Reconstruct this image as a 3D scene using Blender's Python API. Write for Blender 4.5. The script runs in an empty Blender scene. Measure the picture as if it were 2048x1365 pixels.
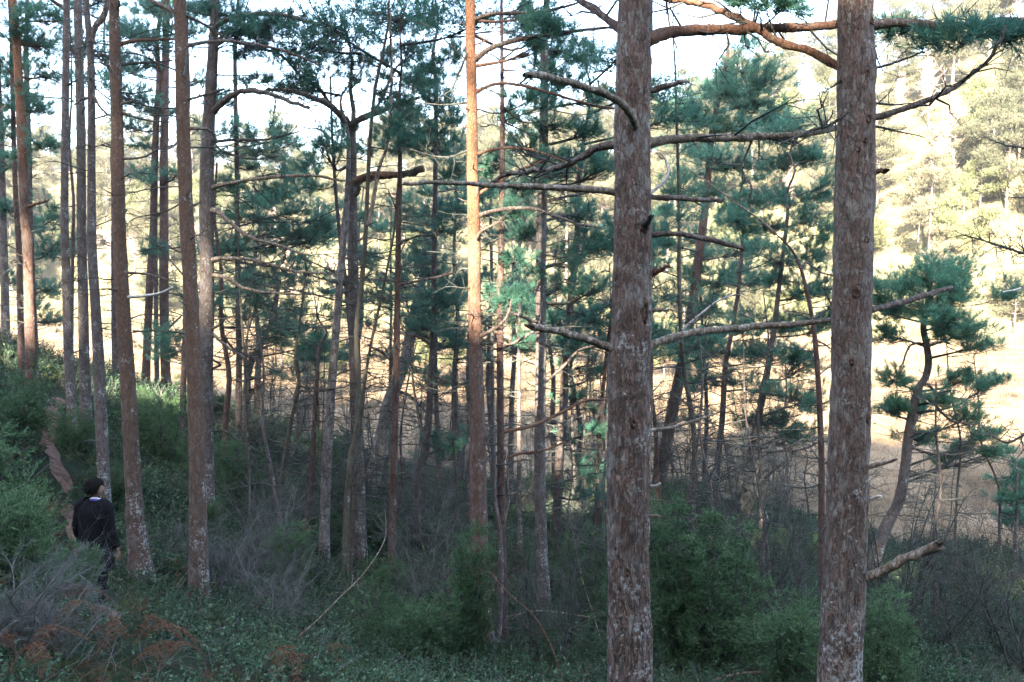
import bpy, math, random
import numpy as np
from mathutils import Vector, Matrix

SEED = 7
rng = np.random.default_rng(SEED)
random.seed(SEED)
scene = bpy.context.scene
COL = scene.collection
PI = math.pi

# ------------------------------------------------------------------ camera
F = 1820.0
PITCH = math.radians(5.0)
CP, SP = math.cos(PITCH), math.sin(PITCH)
cam_d = bpy.data.cameras.new("camera")
cam = bpy.data.objects.new("camera", cam_d)
COL.objects.link(cam)
cam_d.sensor_width = 36.0
cam_d.lens = 36.0 * F / 2048.0
cam_d.clip_start = 0.1
cam_d.clip_end = 2000.0
cam.location = (0, 0, 0)
cam.rotation_euler = (PI / 2 - PITCH, 0, 0)
scene.camera = cam


def at(px, py, Y):
    """world point seen at photo pixel (2048 x 1365) standing Y metres ahead"""
    cx, cy = (px - 1024.0) / F, (682.5 - py) / F
    dx, dy, dz = cx, CP + cy * SP, -SP + cy * CP
    s = Y / dy
    return np.array([dx * s, Y, dz * s])


# ------------------------------------------------------------------ terrain
BOG = -9.5
_cp = [  # photo pixel of a place on the ground and its distance
    (10, 690, 26), (65, 772, 21), (44, 765, 23), (146, 882, 19.5), (172, 852, 20.5), (216, 1085, 15.5),
    (283, 1148, 13), (232, 772, 28), (290, 790, 30), (333, 782, 30), (398, 1197, 12.8), (415, 1010, 17),
    (368, 925, 22), (185, 1225, 11.3), (722, 1142, 18), (648, 1152, 17.5), (782, 1175, 17), (828, 1085, 21),
    (733, 1000, 26), (972, 1345, 13.5), (1091, 1225, 16), (1108, 1135, 19), (1259, 1520, 6.8), (1676, 1540, 7.0),
    (1380, 1120, 20), (1312, 985, 27), (1430, 1080, 22), (1643, 1245, 15), (1742, 1200, 20), (300, 1372, 7.2),
    (0, 1180, 7.8), (475, 850, 25), (600, 1290, 11.5), (1900, 1340, 13), (2040, 1100, 24), (0, 900, 15)]
_pts = [tuple(at(a, b, c)) for a, b, c in _cp] + [
    (0, 0, -1.65), (-4, 1, -1.0), (4, 1, -2.6), (-8, 4, -.6), (-20, 36, -5.0), (-32, 34, -2.0), (-26, 50, -8.8), (-50, 60, -7), (-40, 85, -9.8),
    (-20, 20, 1.2), (-30, 10, 6), (-15, 8, .8), (-40, 0, 14), (-22, -10, 10), (20, 8, -7.6), (30, 20, -9.8), (20, 0, -5.5),
    (0, -8, 4), (14, -10, 1), (45, 0, -8), (0, -22, 14), (-30, -40, 38), (0, -45, 34), (40, -40, 30), (28, -20, 5),
    (0, 50, -10.3), (-10, 60, -10.2), (20, 70, -10.4), (-20, 80, -10.4), (-6, 40, -9.3), (-13, 42, -8.4),
    (2, 34, -9.2), (12, 28, -9.7), (20, 27, -10), (26, 34, -10.3), (0, 38, -9.8), (10, 38, -10.2), (20, 45, -10.4), (-6, 46, -10), (0, 60, -10.4), (14, 55, -10.4), (40, 50, -10.6), (30, 80, -10.6), (0, 85, -10.6), (50, 85, -10.6), (-20, 60, -10.2), (60, 60, -10), (70, 20, -10), (-80, 20, 18), (-80, 70, -5), (80, -40, 28), (-80, -40, 50)]
_P = np.array(_pts)


def _phi(r2):
    return np.where(r2 > 1e-12, r2 * np.log(np.maximum(r2, 1e-12)), 0.0)


_n = len(_P)
_A = np.zeros((_n + 3, _n + 3))
_d2 = ((_P[:, None, :2] - _P[None, :, :2]) ** 2).sum(-1)
_A[:_n, :_n] = _phi(_d2) + np.eye(_n) * 6.0
_A[:_n, _n] = 1; _A[:_n, _n + 1:] = _P[:, :2]
_A[_n, :_n] = 1; _A[_n + 1:, :_n] = _P[:, :2].T
_W = np.linalg.solve(_A, np.concatenate([_P[:, 2], np.zeros(3)]))


def _hash(ix, iy, iz):
    h = (ix.astype(np.int64) * 374761393 + iy.astype(np.int64) * 668265263 + iz.astype(np.int64) * 2147483647 * 3 + 1013904223)
    h = (h ^ (h >> 13)) * 1274126177
    h = h & 0x7FFFFFFF
    h = (h ^ (h >> 16)) & 0xFFFFFF
    return h / float(0xFFFFFF)


def noise3(p):
    i = np.floor(p).astype(np.int64)
    f = p - i
    f = f * f * (3 - 2 * f)
    out = 0
    for a in (0, 1):
        for b in (0, 1):
            for c in (0, 1):
                w = (f[..., 0] if a else 1 - f[..., 0]) * (f[..., 1] if b else 1 - f[..., 1]) * (f[..., 2] if c else 1 - f[..., 2])
                out = out + w * _hash(i[..., 0] + a, i[..., 1] + b, i[..., 2] + c)
    return out * 2 - 1


def fbm(p, o=3):
    s, a = 0, 1.0
    for k in range(o):
        s = s + a * noise3(p * (2 ** k) + 17.3 * k)
        a *= .5
    return s


def sstep(a, b, x):
    t = np.clip((x - a) / (b - a), 0, 1)
    return t * t * (3 - 2 * t)


SUN_AZ_X, SUN_AZ_Y = 0.30, 0.95      # where the light travels, seen from above


def height(x, y, rough=True):
    x = np.asarray(x, float); y = np.asarray(y, float)
    sh = np.broadcast(x, y).shape
    x = np.broadcast_to(x, sh).ravel(); y = np.broadcast_to(y, sh).ravel()
    xc = np.clip(x, -85, 85); yc = np.clip(y, -45, 90)
    d2 = (xc[:, None] - _P[None, :, 0]) ** 2 + (yc[:, None] - _P[None, :, 1]) ** 2
    z = _phi(d2) @ _W[:_n] + _W[_n] + _W[_n + 1] * xc + _W[_n + 2] * yc
    # the steep wooded hill behind the photographer, unseen, its height set to shade the slope
    z = np.where(y < -6, z + sstep(-6, -45, y) * -2.5, z)
    z = np.where(y < -45, z + (-45 - y).clip(0, 60) * .2, z)
    k = 0.7
    z = np.logaddexp(z / k, (BOG - .55) / k) * k      # soft floor under the bog
    # far hillside beyond the bog
    ye = np.clip(144 - .45 * (x + 30), 84, 160)
    ang = np.clip(x / np.maximum(y, 1), -.8, .8)
    ridge = np.interp(ang, [-.6, -.35, -.2, .0, .12, .25, .4, .55, .8], [48, 46, 40, 37, 41, 51, 66, 80, 84])
    kk = np.interp(ang, [-.5, -.2, .1, .3, .55], [.62, .56, .50, .60, .76])
    t = np.clip(y - ye, 0, None)
    hill = ridge * (1 - np.exp(-kk * t / ridge * 1.35))
    far = np.where(t > 0, hill, 0) * sstep(0, 10, t)
    zz = np.where(y > 84, np.maximum(z, 0 * z + BOG - .55) * (1 - sstep(84, 120, y) * (t > 0)) + (BOG - .5) * sstep(84, 120, y) * (t > 0) + far, z)
    if rough:
        p = np.stack([x, y, 0 * x], -1)
        zz = zz + .15 * fbm(p * .9, 3) * sstep(BOG - .3, BOG + 1.2, zz) + .8 * noise3(p * .07) * sstep(90, 140, y)
    return zz.reshape(sh)


def hgt(x, y):
    return float(height(np.array([x]), np.array([y]))[0])


def hit(px, py, y0=3.0, y1=200.0):
    ys = np.concatenate([np.arange(y0, 45, .1), np.arange(45, y1, 1.0)])
    pts = np.array([at(px, py, v) for v in ys])
    hz = height(pts[:, 0], pts[:, 1])
    below = np.nonzero(pts[:, 2] < hz)[0]
    k = below[0] if len(below) else len(ys) - 1
    return np.array([pts[k, 0], pts[k, 1], hz[k]])


# ------------------------------------------------------------------ mesh building
class MB:
    """gathers triangles and quads, then links them as ONE mesh object"""

    def __init__(s):
        s.v, s.t, s.q, s.tm, s.qm, s.n = [], [], [], [], [], 0

    def add(s, v, tris=None, quads=None, m=0):
        v = np.asarray(v, float).reshape(-1, 3)
        if tris is not None and len(tris):
            t = np.asarray(tris, np.int64).reshape(-1, 3) + s.n
            s.t.append(t); s.tm.append(np.full(len(t), m, np.int32))
        if quads is not None and len(quads):
            q = np.asarray(quads, np.int64).reshape(-1, 4) + s.n
            s.q.append(q); s.qm.append(np.full(len(q), m, np.int32))
        s.v.append(v); s.n += len(v)
        return s

    def mesh(s, name, mats, smooth=True):
        V = np.concatenate(s.v) if s.v else np.zeros((0, 3))
        T = np.concatenate(s.t) if s.t else np.zeros((0, 3), np.int64)
        Q = np.concatenate(s.q) if s.q else np.zeros((0, 4), np.int64)
        me = bpy.data.meshes.new(name)
        me.vertices.add(len(V)); me.vertices.foreach_set("co", V.astype(np.float32).ravel())
        nl = 3 * len(T) + 4 * len(Q)
        me.loops.add(nl); me.loops.foreach_set("vertex_index", np.concatenate([T.ravel(), Q.ravel()]).astype(np.int32))
        me.polygons.add(len(T) + len(Q))
        st = np.concatenate([np.arange(len(T)) * 3, 3 * len(T) + np.arange(len(Q)) * 4]).astype(np.int32)
        me.polygons.foreach_set("loop_start", st)
        mi = np.concatenate(([np.concatenate(s.tm)] if s.tm else []) + ([np.concatenate(s.qm)] if s.qm else [])).astype(np.int32)
        for m in mats:
            me.materials.append(m)
        me.polygons.foreach_set("material_index", mi)
        me.polygons.foreach_set("use_smooth", np.full(len(mi), smooth))
        me.update(calc_edges=True)
        return me

    def build(s, name, mats, parent=None, loc=None, smooth=True):
        if not isinstance(mats, (list, tuple)):
            mats = [mats]
        o = bpy.data.objects.new(name, s.mesh(name, mats, smooth))
        COL.objects.link(o)
        if parent is not None:
            o.parent = parent
        if loc is not None:
            o.location = loc
        return o


def norm(a):
    return a / np.maximum(np.linalg.norm(a, axis=-1, keepdims=True), 1e-9)


def tubes(mb, P, R, k=5, m=0, cap=True):
    """P (T,n,3), R (T,n): T tapered tubes of n rings"""
    P = np.asarray(P, float); R = np.asarray(R, float)
    if P.ndim == 2:
        P, R = P[None], R[None]
    T, n, _ = P.shape
    tan = np.gradient(P, axis=1) if n > 2 else np.repeat((P[:, 1:] - P[:, :1]), 2, 1)
    tan = norm(tan)
    main = norm(P[:, -1] - P[:, 0])
    ref = np.where((np.abs(main[:, 2:3]) > .8), np.array([[1., 0, 0]]), np.array([[0, 0, 1.]]))[:, None, :]
    u = norm(np.cross(tan, ref)); w = np.cross(tan, u)
    a = np.arange(k) / k * 2 * PI
    V = P[:, :, None, :] + R[:, :, None, None] * (np.cos(a)[None, None, :, None] * u[:, :, None, :] + np.sin(a)[None, None, :, None] * w[:, :, None, :])
    i = np.arange(n - 1)[:, None] * k; j = np.arange(k)[None, :]; j2 = (j + 1) % k
    q = np.stack([i + j, i + j2, i + k + j2, i + k + j], -1).reshape(-1, 4)
    q = (np.arange(T)[:, None, None] * (n * k) + q[None]).reshape(-1, 4)
    tri = None
    if cap:
        c = np.arange(1, k - 1)
        f = np.stack([np.full(k - 2, (n - 1) * k), (n - 1) * k + c, (n - 1) * k + c + 1], -1)
        tri = (np.arange(T)[:, None, None] * (n * k) + f[None]).reshape(-1, 3)
    mb.add(V.reshape(-1, 3), tri, q, m)


def blades(mb, B, D, L, W, m=0, r=rng):
    """thin triangles from B along D"""
    N = len(B)
    side = norm(np.cross(D, r.normal(size=(N, 3))))
    L = np.broadcast_to(L, N)[:, None]; W = np.broadcast_to(W, N)[:, None]
    V = np.stack([B - side * W * .5, B + side * W * .5, B + D * L], 1).reshape(-1, 3)
    mb.add(V, np.arange(3 * N).reshape(-1, 3), None, m)


def shoots(mb, B, A, ln, nn, L, W, m=0, spread=.75, r=rng):
    """bottle-brush shoots: nn needles round each axis A of length ln"""
    S = len(B)
    A = norm(A)
    t = r.random((S, nn, 1))
    rad = r.normal(size=(S, nn, 3))
    rad = rad - (rad * A[:, None]).sum(-1, keepdims=True) * A[:, None]
    rad = norm(rad)
    sp = spread * (.6 + .6 * r.random((S, nn, 1))) * (1.15 - .5 * t)
    D = norm(A[:, None] + rad * sp * 1.3)
    base = B[:, None] + A[:, None] * t * ln
    blades(mb, base.reshape(-1, 3), D.reshape(-1, 3), L * (.75 + .5 * r.random(S * nn)), W, m, r)


def catmull(pts, n):
    p = np.asarray(pts, float)
    if len(p) == 2:
        p = np.stack([p[0], p.mean(0), p[1]])
    seg = np.linalg.norm(np.diff(p[:, :3], axis=0), axis=1)
    s = np.concatenate([[0], np.cumsum(seg)])
    t = np.linspace(0, s[-1], n)
    pe = np.concatenate([[2 * p[0] - p[1]], p, [2 * p[-1] - p[-2]]])
    idx = np.clip(np.searchsorted(s, t, side="right") - 1, 0, len(p) - 2)
    u = ((t - s[idx]) / np.maximum(seg[idx], 1e-9))[:, None]
    p0, p1, p2, p3 = pe[idx], pe[idx + 1], pe[idx + 2], pe[idx + 3]
    return .5 * (2 * p1 + (p2 - p0) * u + (2 * p0 - 5 * p1 + 4 * p2 - p3) * u ** 2 + (3 * p1 - p0 - 3 * p2 + p3) * u ** 3)


# ------------------------------------------------------------------ materials
def new_mat(name):
    m = bpy.data.materials.new(name)
    m.use_nodes = True
    nt = m.node_tree
    for n in list(nt.nodes):
        nt.nodes.remove(n)
    return m, nt


def N(nt, t, **kw):
    n = nt.nodes.new(t)
    for k, v in kw.items():
        if k.startswith("i_"):
            key = k[2:]
            key = int(key) if key.isdigit() else key.replace("_", " ")
            n.inputs[key].default_value = v
        else:
            setattr(n, k, v)
    return n


def ramp(nt, stops, interp="LINEAR"):
    n = nt.nodes.new("ShaderNodeValToRGB")
    cr = n.color_ramp
    cr.interpolation = interp
    while len(cr.elements) < len(stops):
        cr.elements.new(.5)
    for e, (p, c) in zip(cr.elements, stops):
        e.position = p
        e.color = (c[0], c[1], c[2], 1) if isinstance(c, (tuple, list)) else (c, c, c, 1)
    return n


def mixc(nt, fac, a, b, mode="MIX"):
    n = nt.nodes.new("ShaderNodeMix")
    n.data_type = "RGBA"; n.blend_type = mode
    for sock, v in ((n.inputs[0], fac), (n.inputs[6], a), (n.inputs[7], b)):
        if hasattr(v, "is_linked") or hasattr(v, "links"):
            nt.links.new(v, sock)
        elif isinstance(v, (tuple, list)):
            sock.default_value = (v[0], v[1], v[2], 1)
        else:
            sock.default_value = v
    return n.outputs[2]


def mathn(nt, op, a, b=None, clamp=False):
    n = nt.nodes.new("ShaderNodeMath"); n.operation = op; n.use_clamp = clamp
    for i, v in enumerate((a, b)):
        if v is None:
            continue
        if hasattr(v, "links"):
            nt.links.new(v, n.inputs[i])
        else:
            n.inputs[i].default_value = v
    return n.outputs[0]


def bark(name, red, grey, dark, lichen=.35, orange_mix=.5, scale=1.0, lich_h=3.2, plates=.45, foot=.05, upper=None, uh=(4.5, 6.5), fis=0.0, upk=.9):
    m, nt = new_mat(name)
    L = nt.links.new
    tc = N(nt, "ShaderNodeTexCoord")
    mp = N(nt, "ShaderNodeMapping"); mp.inputs["Scale"].default_value = (scale, scale, scale * .40)
    L(tc.outputs["Object"], mp.inputs[0])
    wn = N(nt, "ShaderNodeTexNoise", i_Scale=16.0, i_Detail=4.0, i_Roughness=.65); L(mp.outputs[0], wn.inputs["Vector"])
    wv = N(nt, "ShaderNodeVectorMath", operation="MULTIPLY_ADD"); wv.inputs[1].default_value = (.10, .10, .10)
    L(wn.outputs["Color"], wv.inputs[0]); L(mp.outputs[0], wv.inputs[2])
    vo = N(nt, "ShaderNodeTexVoronoi", feature="DISTANCE_TO_EDGE", i_Scale=30.0); L(wv.outputs[0], vo.inputs["Vector"])
    vc = N(nt, "ShaderNodeTexVoronoi", feature="F1", i_Scale=30.0); L(wv.outputs[0], vc.inputs["Vector"])
    crack = ramp(nt, [(0.0, 0.0), (.13, 1.0)]); L(vo.outputs["Distance"], crack.inputs[0])
    big = N(nt, "ShaderNodeTexNoise", i_Scale=3.4, i_Detail=5.0, i_Roughness=.65); L(tc.outputs["Object"], big.inputs["Vector"])
    mid = N(nt, "ShaderNodeTexNoise", i_Scale=19.0, i_Detail=5.0, i_Roughness=.72); L(mp.outputs[0], mid.inputs["Vector"])
    fine = N(nt, "ShaderNodeTexNoise", i_Scale=75.0, i_Detail=4.0, i_Roughness=.7); L(mp.outputs[0], fine.inputs["Vector"])
    cellv = N(nt, "ShaderNodeSeparateColor"); L(vc.outputs["Color"], cellv.inputs[0])
    sel = mathn(nt, "ADD", mathn(nt, "MULTIPLY", cellv.outputs[0], .18), mathn(nt, "MULTIPLY", big.outputs["Fac"], .45))
    sel = mathn(nt, "ADD", sel, mathn(nt, "MULTIPLY", mid.outputs["Fac"], .45))
    c0 = .56 + .22 * (orange_mix - .5)
    r1 = ramp(nt, [(c0 - .16, tuple(v * .55 for v in red)), (c0 - .07, red), (c0 - .01, red), (c0 + .045, grey), (c0 + .15, tuple(v * 1.2 for v in grey))])
    L(sel, r1.inputs[0])
    r2 = ramp(nt, [(.33, .66), (.5, 1.0), (.68, 1.28)]); L(fine.outputs["Fac"], r2.inputs[0])
    c = mixc(nt, 1.0, r1.outputs[0], r2.outputs[0], "MULTIPLY")
    if upper:      # the thin flaky orange bark a pine has higher up
        sz = N(nt, "ShaderNodeSeparateXYZ"); L(tc.outputs["Object"], sz.inputs[0])
        um = N(nt, "ShaderNodeMapRange"); um.inputs["From Min"].default_value = uh[0]; um.inputs["From Max"].default_value = uh[1]
        L(mathn(nt, "ADD", sz.outputs["Z"], mathn(nt, "MULTIPLY", big.outputs["Fac"], 2.0)), um.inputs["Value"])
        uc = mixc(nt, 1.0, mixc(nt, mid.outputs["Fac"], tuple(v * .7 for v in upper), tuple(v * 1.25 for v in upper)), r2.outputs[0], "MULTIPLY")
        c = mixc(nt, mathn(nt, "MULTIPLY", um.outputs["Result"], upk), c, uc)
    inv = mathn(nt, "SUBTRACT", 1.0, crack.outputs[0])
    gate = ramp(nt, [(.42, .25), (.6, 1.0)]); L(wn.outputs["Fac"], gate.inputs[0])
    cf = mathn(nt, "MULTIPLY", mathn(nt, "MULTIPLY", inv, plates * 1.7), gate.outputs[0], True)
    c = mixc(nt, cf, c, dark)
    if fis:      # long upright fissures between the plates, deepest low down
        fm = N(nt, "ShaderNodeMapping"); fm.inputs["Scale"].default_value = (1, 1, .16); L(tc.outputs["Object"], fm.inputs[0])
        fn = N(nt, "ShaderNodeTexNoise", i_Scale=19.0, i_Detail=3.0, i_Roughness=.55, i_Distortion=.8); L(fm.outputs[0], fn.inputs["Vector"])
        ab = mathn(nt, "ABSOLUTE", mathn(nt, "SUBTRACT", fn.outputs["Fac"], .5))
        fr = ramp(nt, [(.0, 1.0), (.022, .85), (.05, 0.0)]); L(ab, fr.inputs[0])
        fz = N(nt, "ShaderNodeSeparateXYZ"); L(tc.outputs["Object"], fz.inputs[0])
        fh = N(nt, "ShaderNodeMapRange"); L(fz.outputs["Z"], fh.inputs["Value"])
        fh.inputs["From Min"].default_value = 1.2; fh.inputs["From Max"].default_value = 5.0; fh.inputs["To Min"].default_value = 1.0; fh.inputs["To Max"].default_value = .06
        ff = mathn(nt, "MULTIPLY", mathn(nt, "MULTIPLY", fr.outputs[0], fh.outputs["Result"]), fis, True)
        c = mixc(nt, ff, c, tuple(v * .7 for v in dark))
    # dark weather stains
    st = ramp(nt, [(.54, 0.0), (.70, .7)]); L(big.outputs["Color"], st.inputs[0])
    c = mixc(nt, mathn(nt, "MULTIPLY", st.outputs[0], mid.outputs["Fac"]), c, dark)
    # lichen: pale crust, more of it near the foot
    ln = N(nt, "ShaderNodeTexNoise", i_Scale=30.0, i_Detail=6.0, i_Roughness=.7); L(tc.outputs["Object"], ln.inputs["Vector"])
    lb = N(nt, "ShaderNodeTexNoise", i_Scale=5.0, i_Detail=3.0); L(tc.outputs["Object"], lb.inputs["Vector"])
    sx = N(nt, "ShaderNodeSeparateXYZ"); L(tc.outputs["Object"], sx.inputs[0])
    hz = N(nt, "ShaderNodeMapRange"); L(sx.outputs["Z"], hz.inputs["Value"])
    hz.inputs["From Min"].default_value = .5; hz.inputs["From Max"].default_value = lich_h
    hz.inputs["To Min"].default_value = foot; hz.inputs["To Max"].default_value = -.03
    s = mathn(nt, "ADD", ln.outputs["Fac"], mathn(nt, "MULTIPLY", lb.outputs["Fac"], .65))
    geo = N(nt, "ShaderNodeNewGeometry"); sn = N(nt, "ShaderNodeSeparateXYZ"); L(geo.outputs["Normal"], sn.inputs[0])
    s = mathn(nt, "ADD", s, mathn(nt, "MULTIPLY", sn.outputs["X"], .05))
    s = mathn(nt, "ADD", s, hz.outputs["Result"])
    th = 1.13 - lichen * .25
    mr = N(nt, "ShaderNodeMapRange"); L(s, mr.inputs["Value"])
    mr.inputs["From Min"].default_value = th; mr.inputs["From Max"].default_value = th + .09
    lc = mixc(nt, fine.outputs["Fac"], (.26, .27, .25), (.60, .61, .57))
    lf = mathn(nt, "MULTIPLY", mr.outputs["Result"], .8, True)
    c = mixc(nt, lf, c, lc)
    pb = N(nt, "ShaderNodeBsdfPrincipled", i_Roughness=.88)
    pb.inputs["Specular IOR Level"].default_value = .25
    L(c, pb.inputs["Base Color"])
    bh = mathn(nt, "ADD", mathn(nt, "MULTIPLY", crack.outputs[0], plates), mathn(nt, "MULTIPLY", fine.outputs["Fac"], .8))
    bh = mathn(nt, "ADD", bh, mathn(nt, "MULTIPLY", mid.outputs["Fac"], .8))
    if fis:
        bh = mathn(nt, "SUBTRACT", bh, mathn(nt, "MULTIPLY", ff, 1.6))
    bp = N(nt, "ShaderNodeBump", i_Strength=1.0, i_Distance=.014); L(bh, bp.inputs["Height"])
    L(bp.outputs[0], pb.inputs["Normal"])
    out = N(nt, "ShaderNodeOutputMaterial"); L(pb.outputs[0], out.inputs[0])
    return m


def simple(name, c1, c2, scale=6.0, rough=.85, spec=.2, bump=0.0, detail=4.0, stops=(.35, .65)):
    m, nt = new_mat(name); L = nt.links.new
    tc = N(nt, "ShaderNodeTexCoord")
    no = N(nt, "ShaderNodeTexNoise", i_Scale=scale, i_Detail=detail, i_Roughness=.6); L(tc.outputs["Object"], no.inputs["Vector"])
    r = ramp(nt, [(stops[0], c1), (stops[1], c2)]); L(no.outputs["Fac"], r.inputs[0])
    pb = N(nt, "ShaderNodeBsdfPrincipled", i_Roughness=rough); pb.inputs["Specular IOR Level"].default_value = spec
    L(r.outputs[0], pb.inputs["Base Color"])
    if bump:
        bp = N(nt, "ShaderNodeBump", i_Strength=bump, i_Distance=.02); L(no.outputs["Fac"], bp.inputs["Height"]); L(bp.outputs[0], pb.inputs["Normal"])
    out = N(nt, "ShaderNodeOutputMaterial"); L(pb.outputs[0], out.inputs[0])
    return m


def leaf(name, stops, transl=.3, rough=.55, spec=.3, clump=1.2, objvar=.25):
    """needles and leaves: every blade its own tint, and slow drifts through the plant"""
    m, nt = new_mat(name); L = nt.links.new
    geo = N(nt, "ShaderNodeNewGeometry"); tc = N(nt, "ShaderNodeTexCoord")
    no = N(nt, "ShaderNodeTexNoise", i_Scale=clump, i_Detail=2.0); L(tc.outputs["Object"], no.inputs["Vector"])
    oi = N(nt, "ShaderNodeObjectInfo")
    f = mathn(nt, "MULTIPLY", geo.outputs["Random Per Island"], .5)
    f = mathn(nt, "ADD", f, mathn(nt, "MULTIPLY", no.outputs["Fac"], .7))
    f = mathn(nt, "ADD", f, mathn(nt, "MULTIPLY", mathn(nt, "SUBTRACT", oi.outputs["Random"], .5), objvar))
    f = mathn(nt, "SUBTRACT", f, .1, True)
    r = ramp(nt, stops); L(f, r.inputs[0])
    pb = N(nt, "ShaderNodeBsdfPrincipled", i_Roughness=rough); pb.inputs["Specular IOR Level"].default_value = spec
    L(r.outputs[0], pb.inputs["Base Color"])
    tr = N(nt, "ShaderNodeBsdfTranslucent"); L(r.outputs[0], tr.inputs[0])
    mx = N(nt, "ShaderNodeMixShader", i_0=transl); L(pb.outputs[0], mx.inputs[1]); L(tr.outputs[0], mx.inputs[2])
    out = N(nt, "ShaderNodeOutputMaterial"); L(mx.outputs[0], out.inputs[0])
    return m


M = {}
M["bark_big"] = bark("bark_big", (.175, .115, .088), (.22, .192, .164), (.045, .034, .028), lichen=.72, orange_mix=.50, lich_h=5, foot=.04, fis=.62)
M["bark_big2"] = bark("bark_big2", (.18, .12, .092), (.215, .182, .152), (.046, .035, .029), lichen=.68, orange_mix=.42, lich_h=3.0, foot=.14, fis=.55)
M["bark_orange"] = bark("bark_orange", (.24, .115, .058), (.20, .145, .11), (.06, .036, .026), lichen=.55, orange_mix=.5, plates=.4)
M["bark_scots"] = bark("bark_scots", (.13, .075, .055), (.14, .105, .09), (.04, .03, .025), lichen=.55, orange_mix=.45, upper=(.29, .135, .068), uh=(5.6, 8.0), upk=.8)
M["bark_scots_brown"] = bark("bark_scots_brown", (.105, .070, .053), (.135, .112, .097), (.045, .033, .026), lichen=.62, orange_mix=.45, upper=(.185, .108, .068), uh=(1.8, 4.6), upk=.62, lich_h=3.0, foot=.08)
M["bark_pale"] = bark("bark_pale", (.15, .125, .11), (.22, .205, .195), (.055, .05, .046), lichen=.8, orange_mix=.3)
M["bark_red"] = bark("bark_red", (.105, .063, .05), (.12, .096, .084), (.045, .03, .025), lichen=.5, orange_mix=.6, plates=.35)
M["bark_grey"] = bark("bark_grey", (.115, .085, .072), (.135, .122, .114), (.05, .045, .042), lichen=.8, orange_mix=.3)
M["bark_dark"] = bark("bark_dark", (.085, .062, .052), (.10, .09, .085), (.035, .03, .03), lichen=.6, orange_mix=.35)
M["bark_moss"] = bark("bark_moss", (.085, .073, .054), (.10, .096, .072), (.035, .03, .025), lichen=.5, orange_mix=.4, plates=.15)
M["birch"] = bark("birch", (.30, .26, .24), (.48, .46, .44), (.06, .05, .05), lichen=.6, orange_mix=.3, plates=.25, scale=1.6)
M["limb"] = bark("limb", (.13, .092, .073), (.21, .18, .155), (.045, .034, .028), lichen=.6, orange_mix=.4, scale=2.0, plates=.35)
M["limb_orange"] = bark("limb_orange", (.20, .10, .06), (.20, .14, .10), (.06, .036, .028), lichen=.4, orange_mix=.6, scale=2.0, plates=.3)
M["limb_pale"] = bark("limb_pale", (.24, .185, .13), (.40, .34, .27), (.10, .075, .055), lichen=.6, orange_mix=.45, scale=1.8, plates=.5)
M["deadwood"] = simple("deadwood", (.36, .33, .30), (.55, .52, .48), 14, .85, .2, .4)
M["twig"] = simple("twig", (.026, .027, .023), (.085, .090, .078), 5, .85, .2)
M["twig_grey"] = simple("twig_grey", (.058, .060, .053), (.15, .152, .138), 5, .85, .2)
M["knot"] = simple("knot", (.03, .02, .016), (.13, .075, .055), 30, .95, .1, .6)
M["needle"] = leaf("needle", [(0, (.036, .112, .082)), (.5, (.075, .195, .135)), (.88, (.145, .29, .19)), (1, (.24, .25, .11))], .42)
M["needle_far"] = leaf("needle_far", [(0, (.060, .072, .042)), (.5, (.125, .128, .078)), (1, (.24, .215, .14))], .4, clump=.4, objvar=.5)
M["needle_warm"] = leaf("needle_warm", [(0, (.08, .11, .05)), (.5, (.15, .17, .08)), (1, (.25, .24, .12))], .3)
M["needle_green_skylit"] = leaf("needle_green_skylit", [(0, (.045, .135, .085)), (.5, (.09, .23, .14)), (1, (.19, .34, .20))], .42)  # greener needles, also brightened: open-sky light put into the colour
M["brush"] = leaf("brush", [(0, (.04, .05, .03)), (.5, (.085, .09, .05)), (1, (.17, .14, .09))], .3)
M["juniper"] = leaf("juniper", [(0, (.022, .055, .020)), (.5, (.062, .125, .054)), (1, (.17, .26, .12))], .32, clump=3)
M["bilberry"] = leaf("bilberry", [(0, (.012, .034, .016)), (.5, (.042, .092, .042)), (1, (.22, .33, .20))], .3, spec=.25, clump=1.0)
M["moss"] = leaf("moss", [(0, (.022, .036, .012)), (.5, (.058, .082, .024)), (1, (.14, .15, .05))], .2, clump=.8)
M["heather"] = leaf("heather", [(0, (.022, .026, .018)), (.5, (.055, .06, .045)), (1, (.14, .14, .11))], .15, clump=1)
M["bracken"] = leaf("bracken", [(0, (.06, .028, .015)), (.5, (.13, .06, .03)), (1, (.22, .13, .07))], .3, clump=2)
M["sedge"] = leaf("sedge", [(0, (.10, .07, .04)), (.5, (.21, .152, .092)), (1, (.38, .29, .195))], .35, clump=.15)
M["bare_far"] = simple("bare_far", (.30, .22, .19), (.48, .37, .32), .6, .9, .1)


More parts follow.
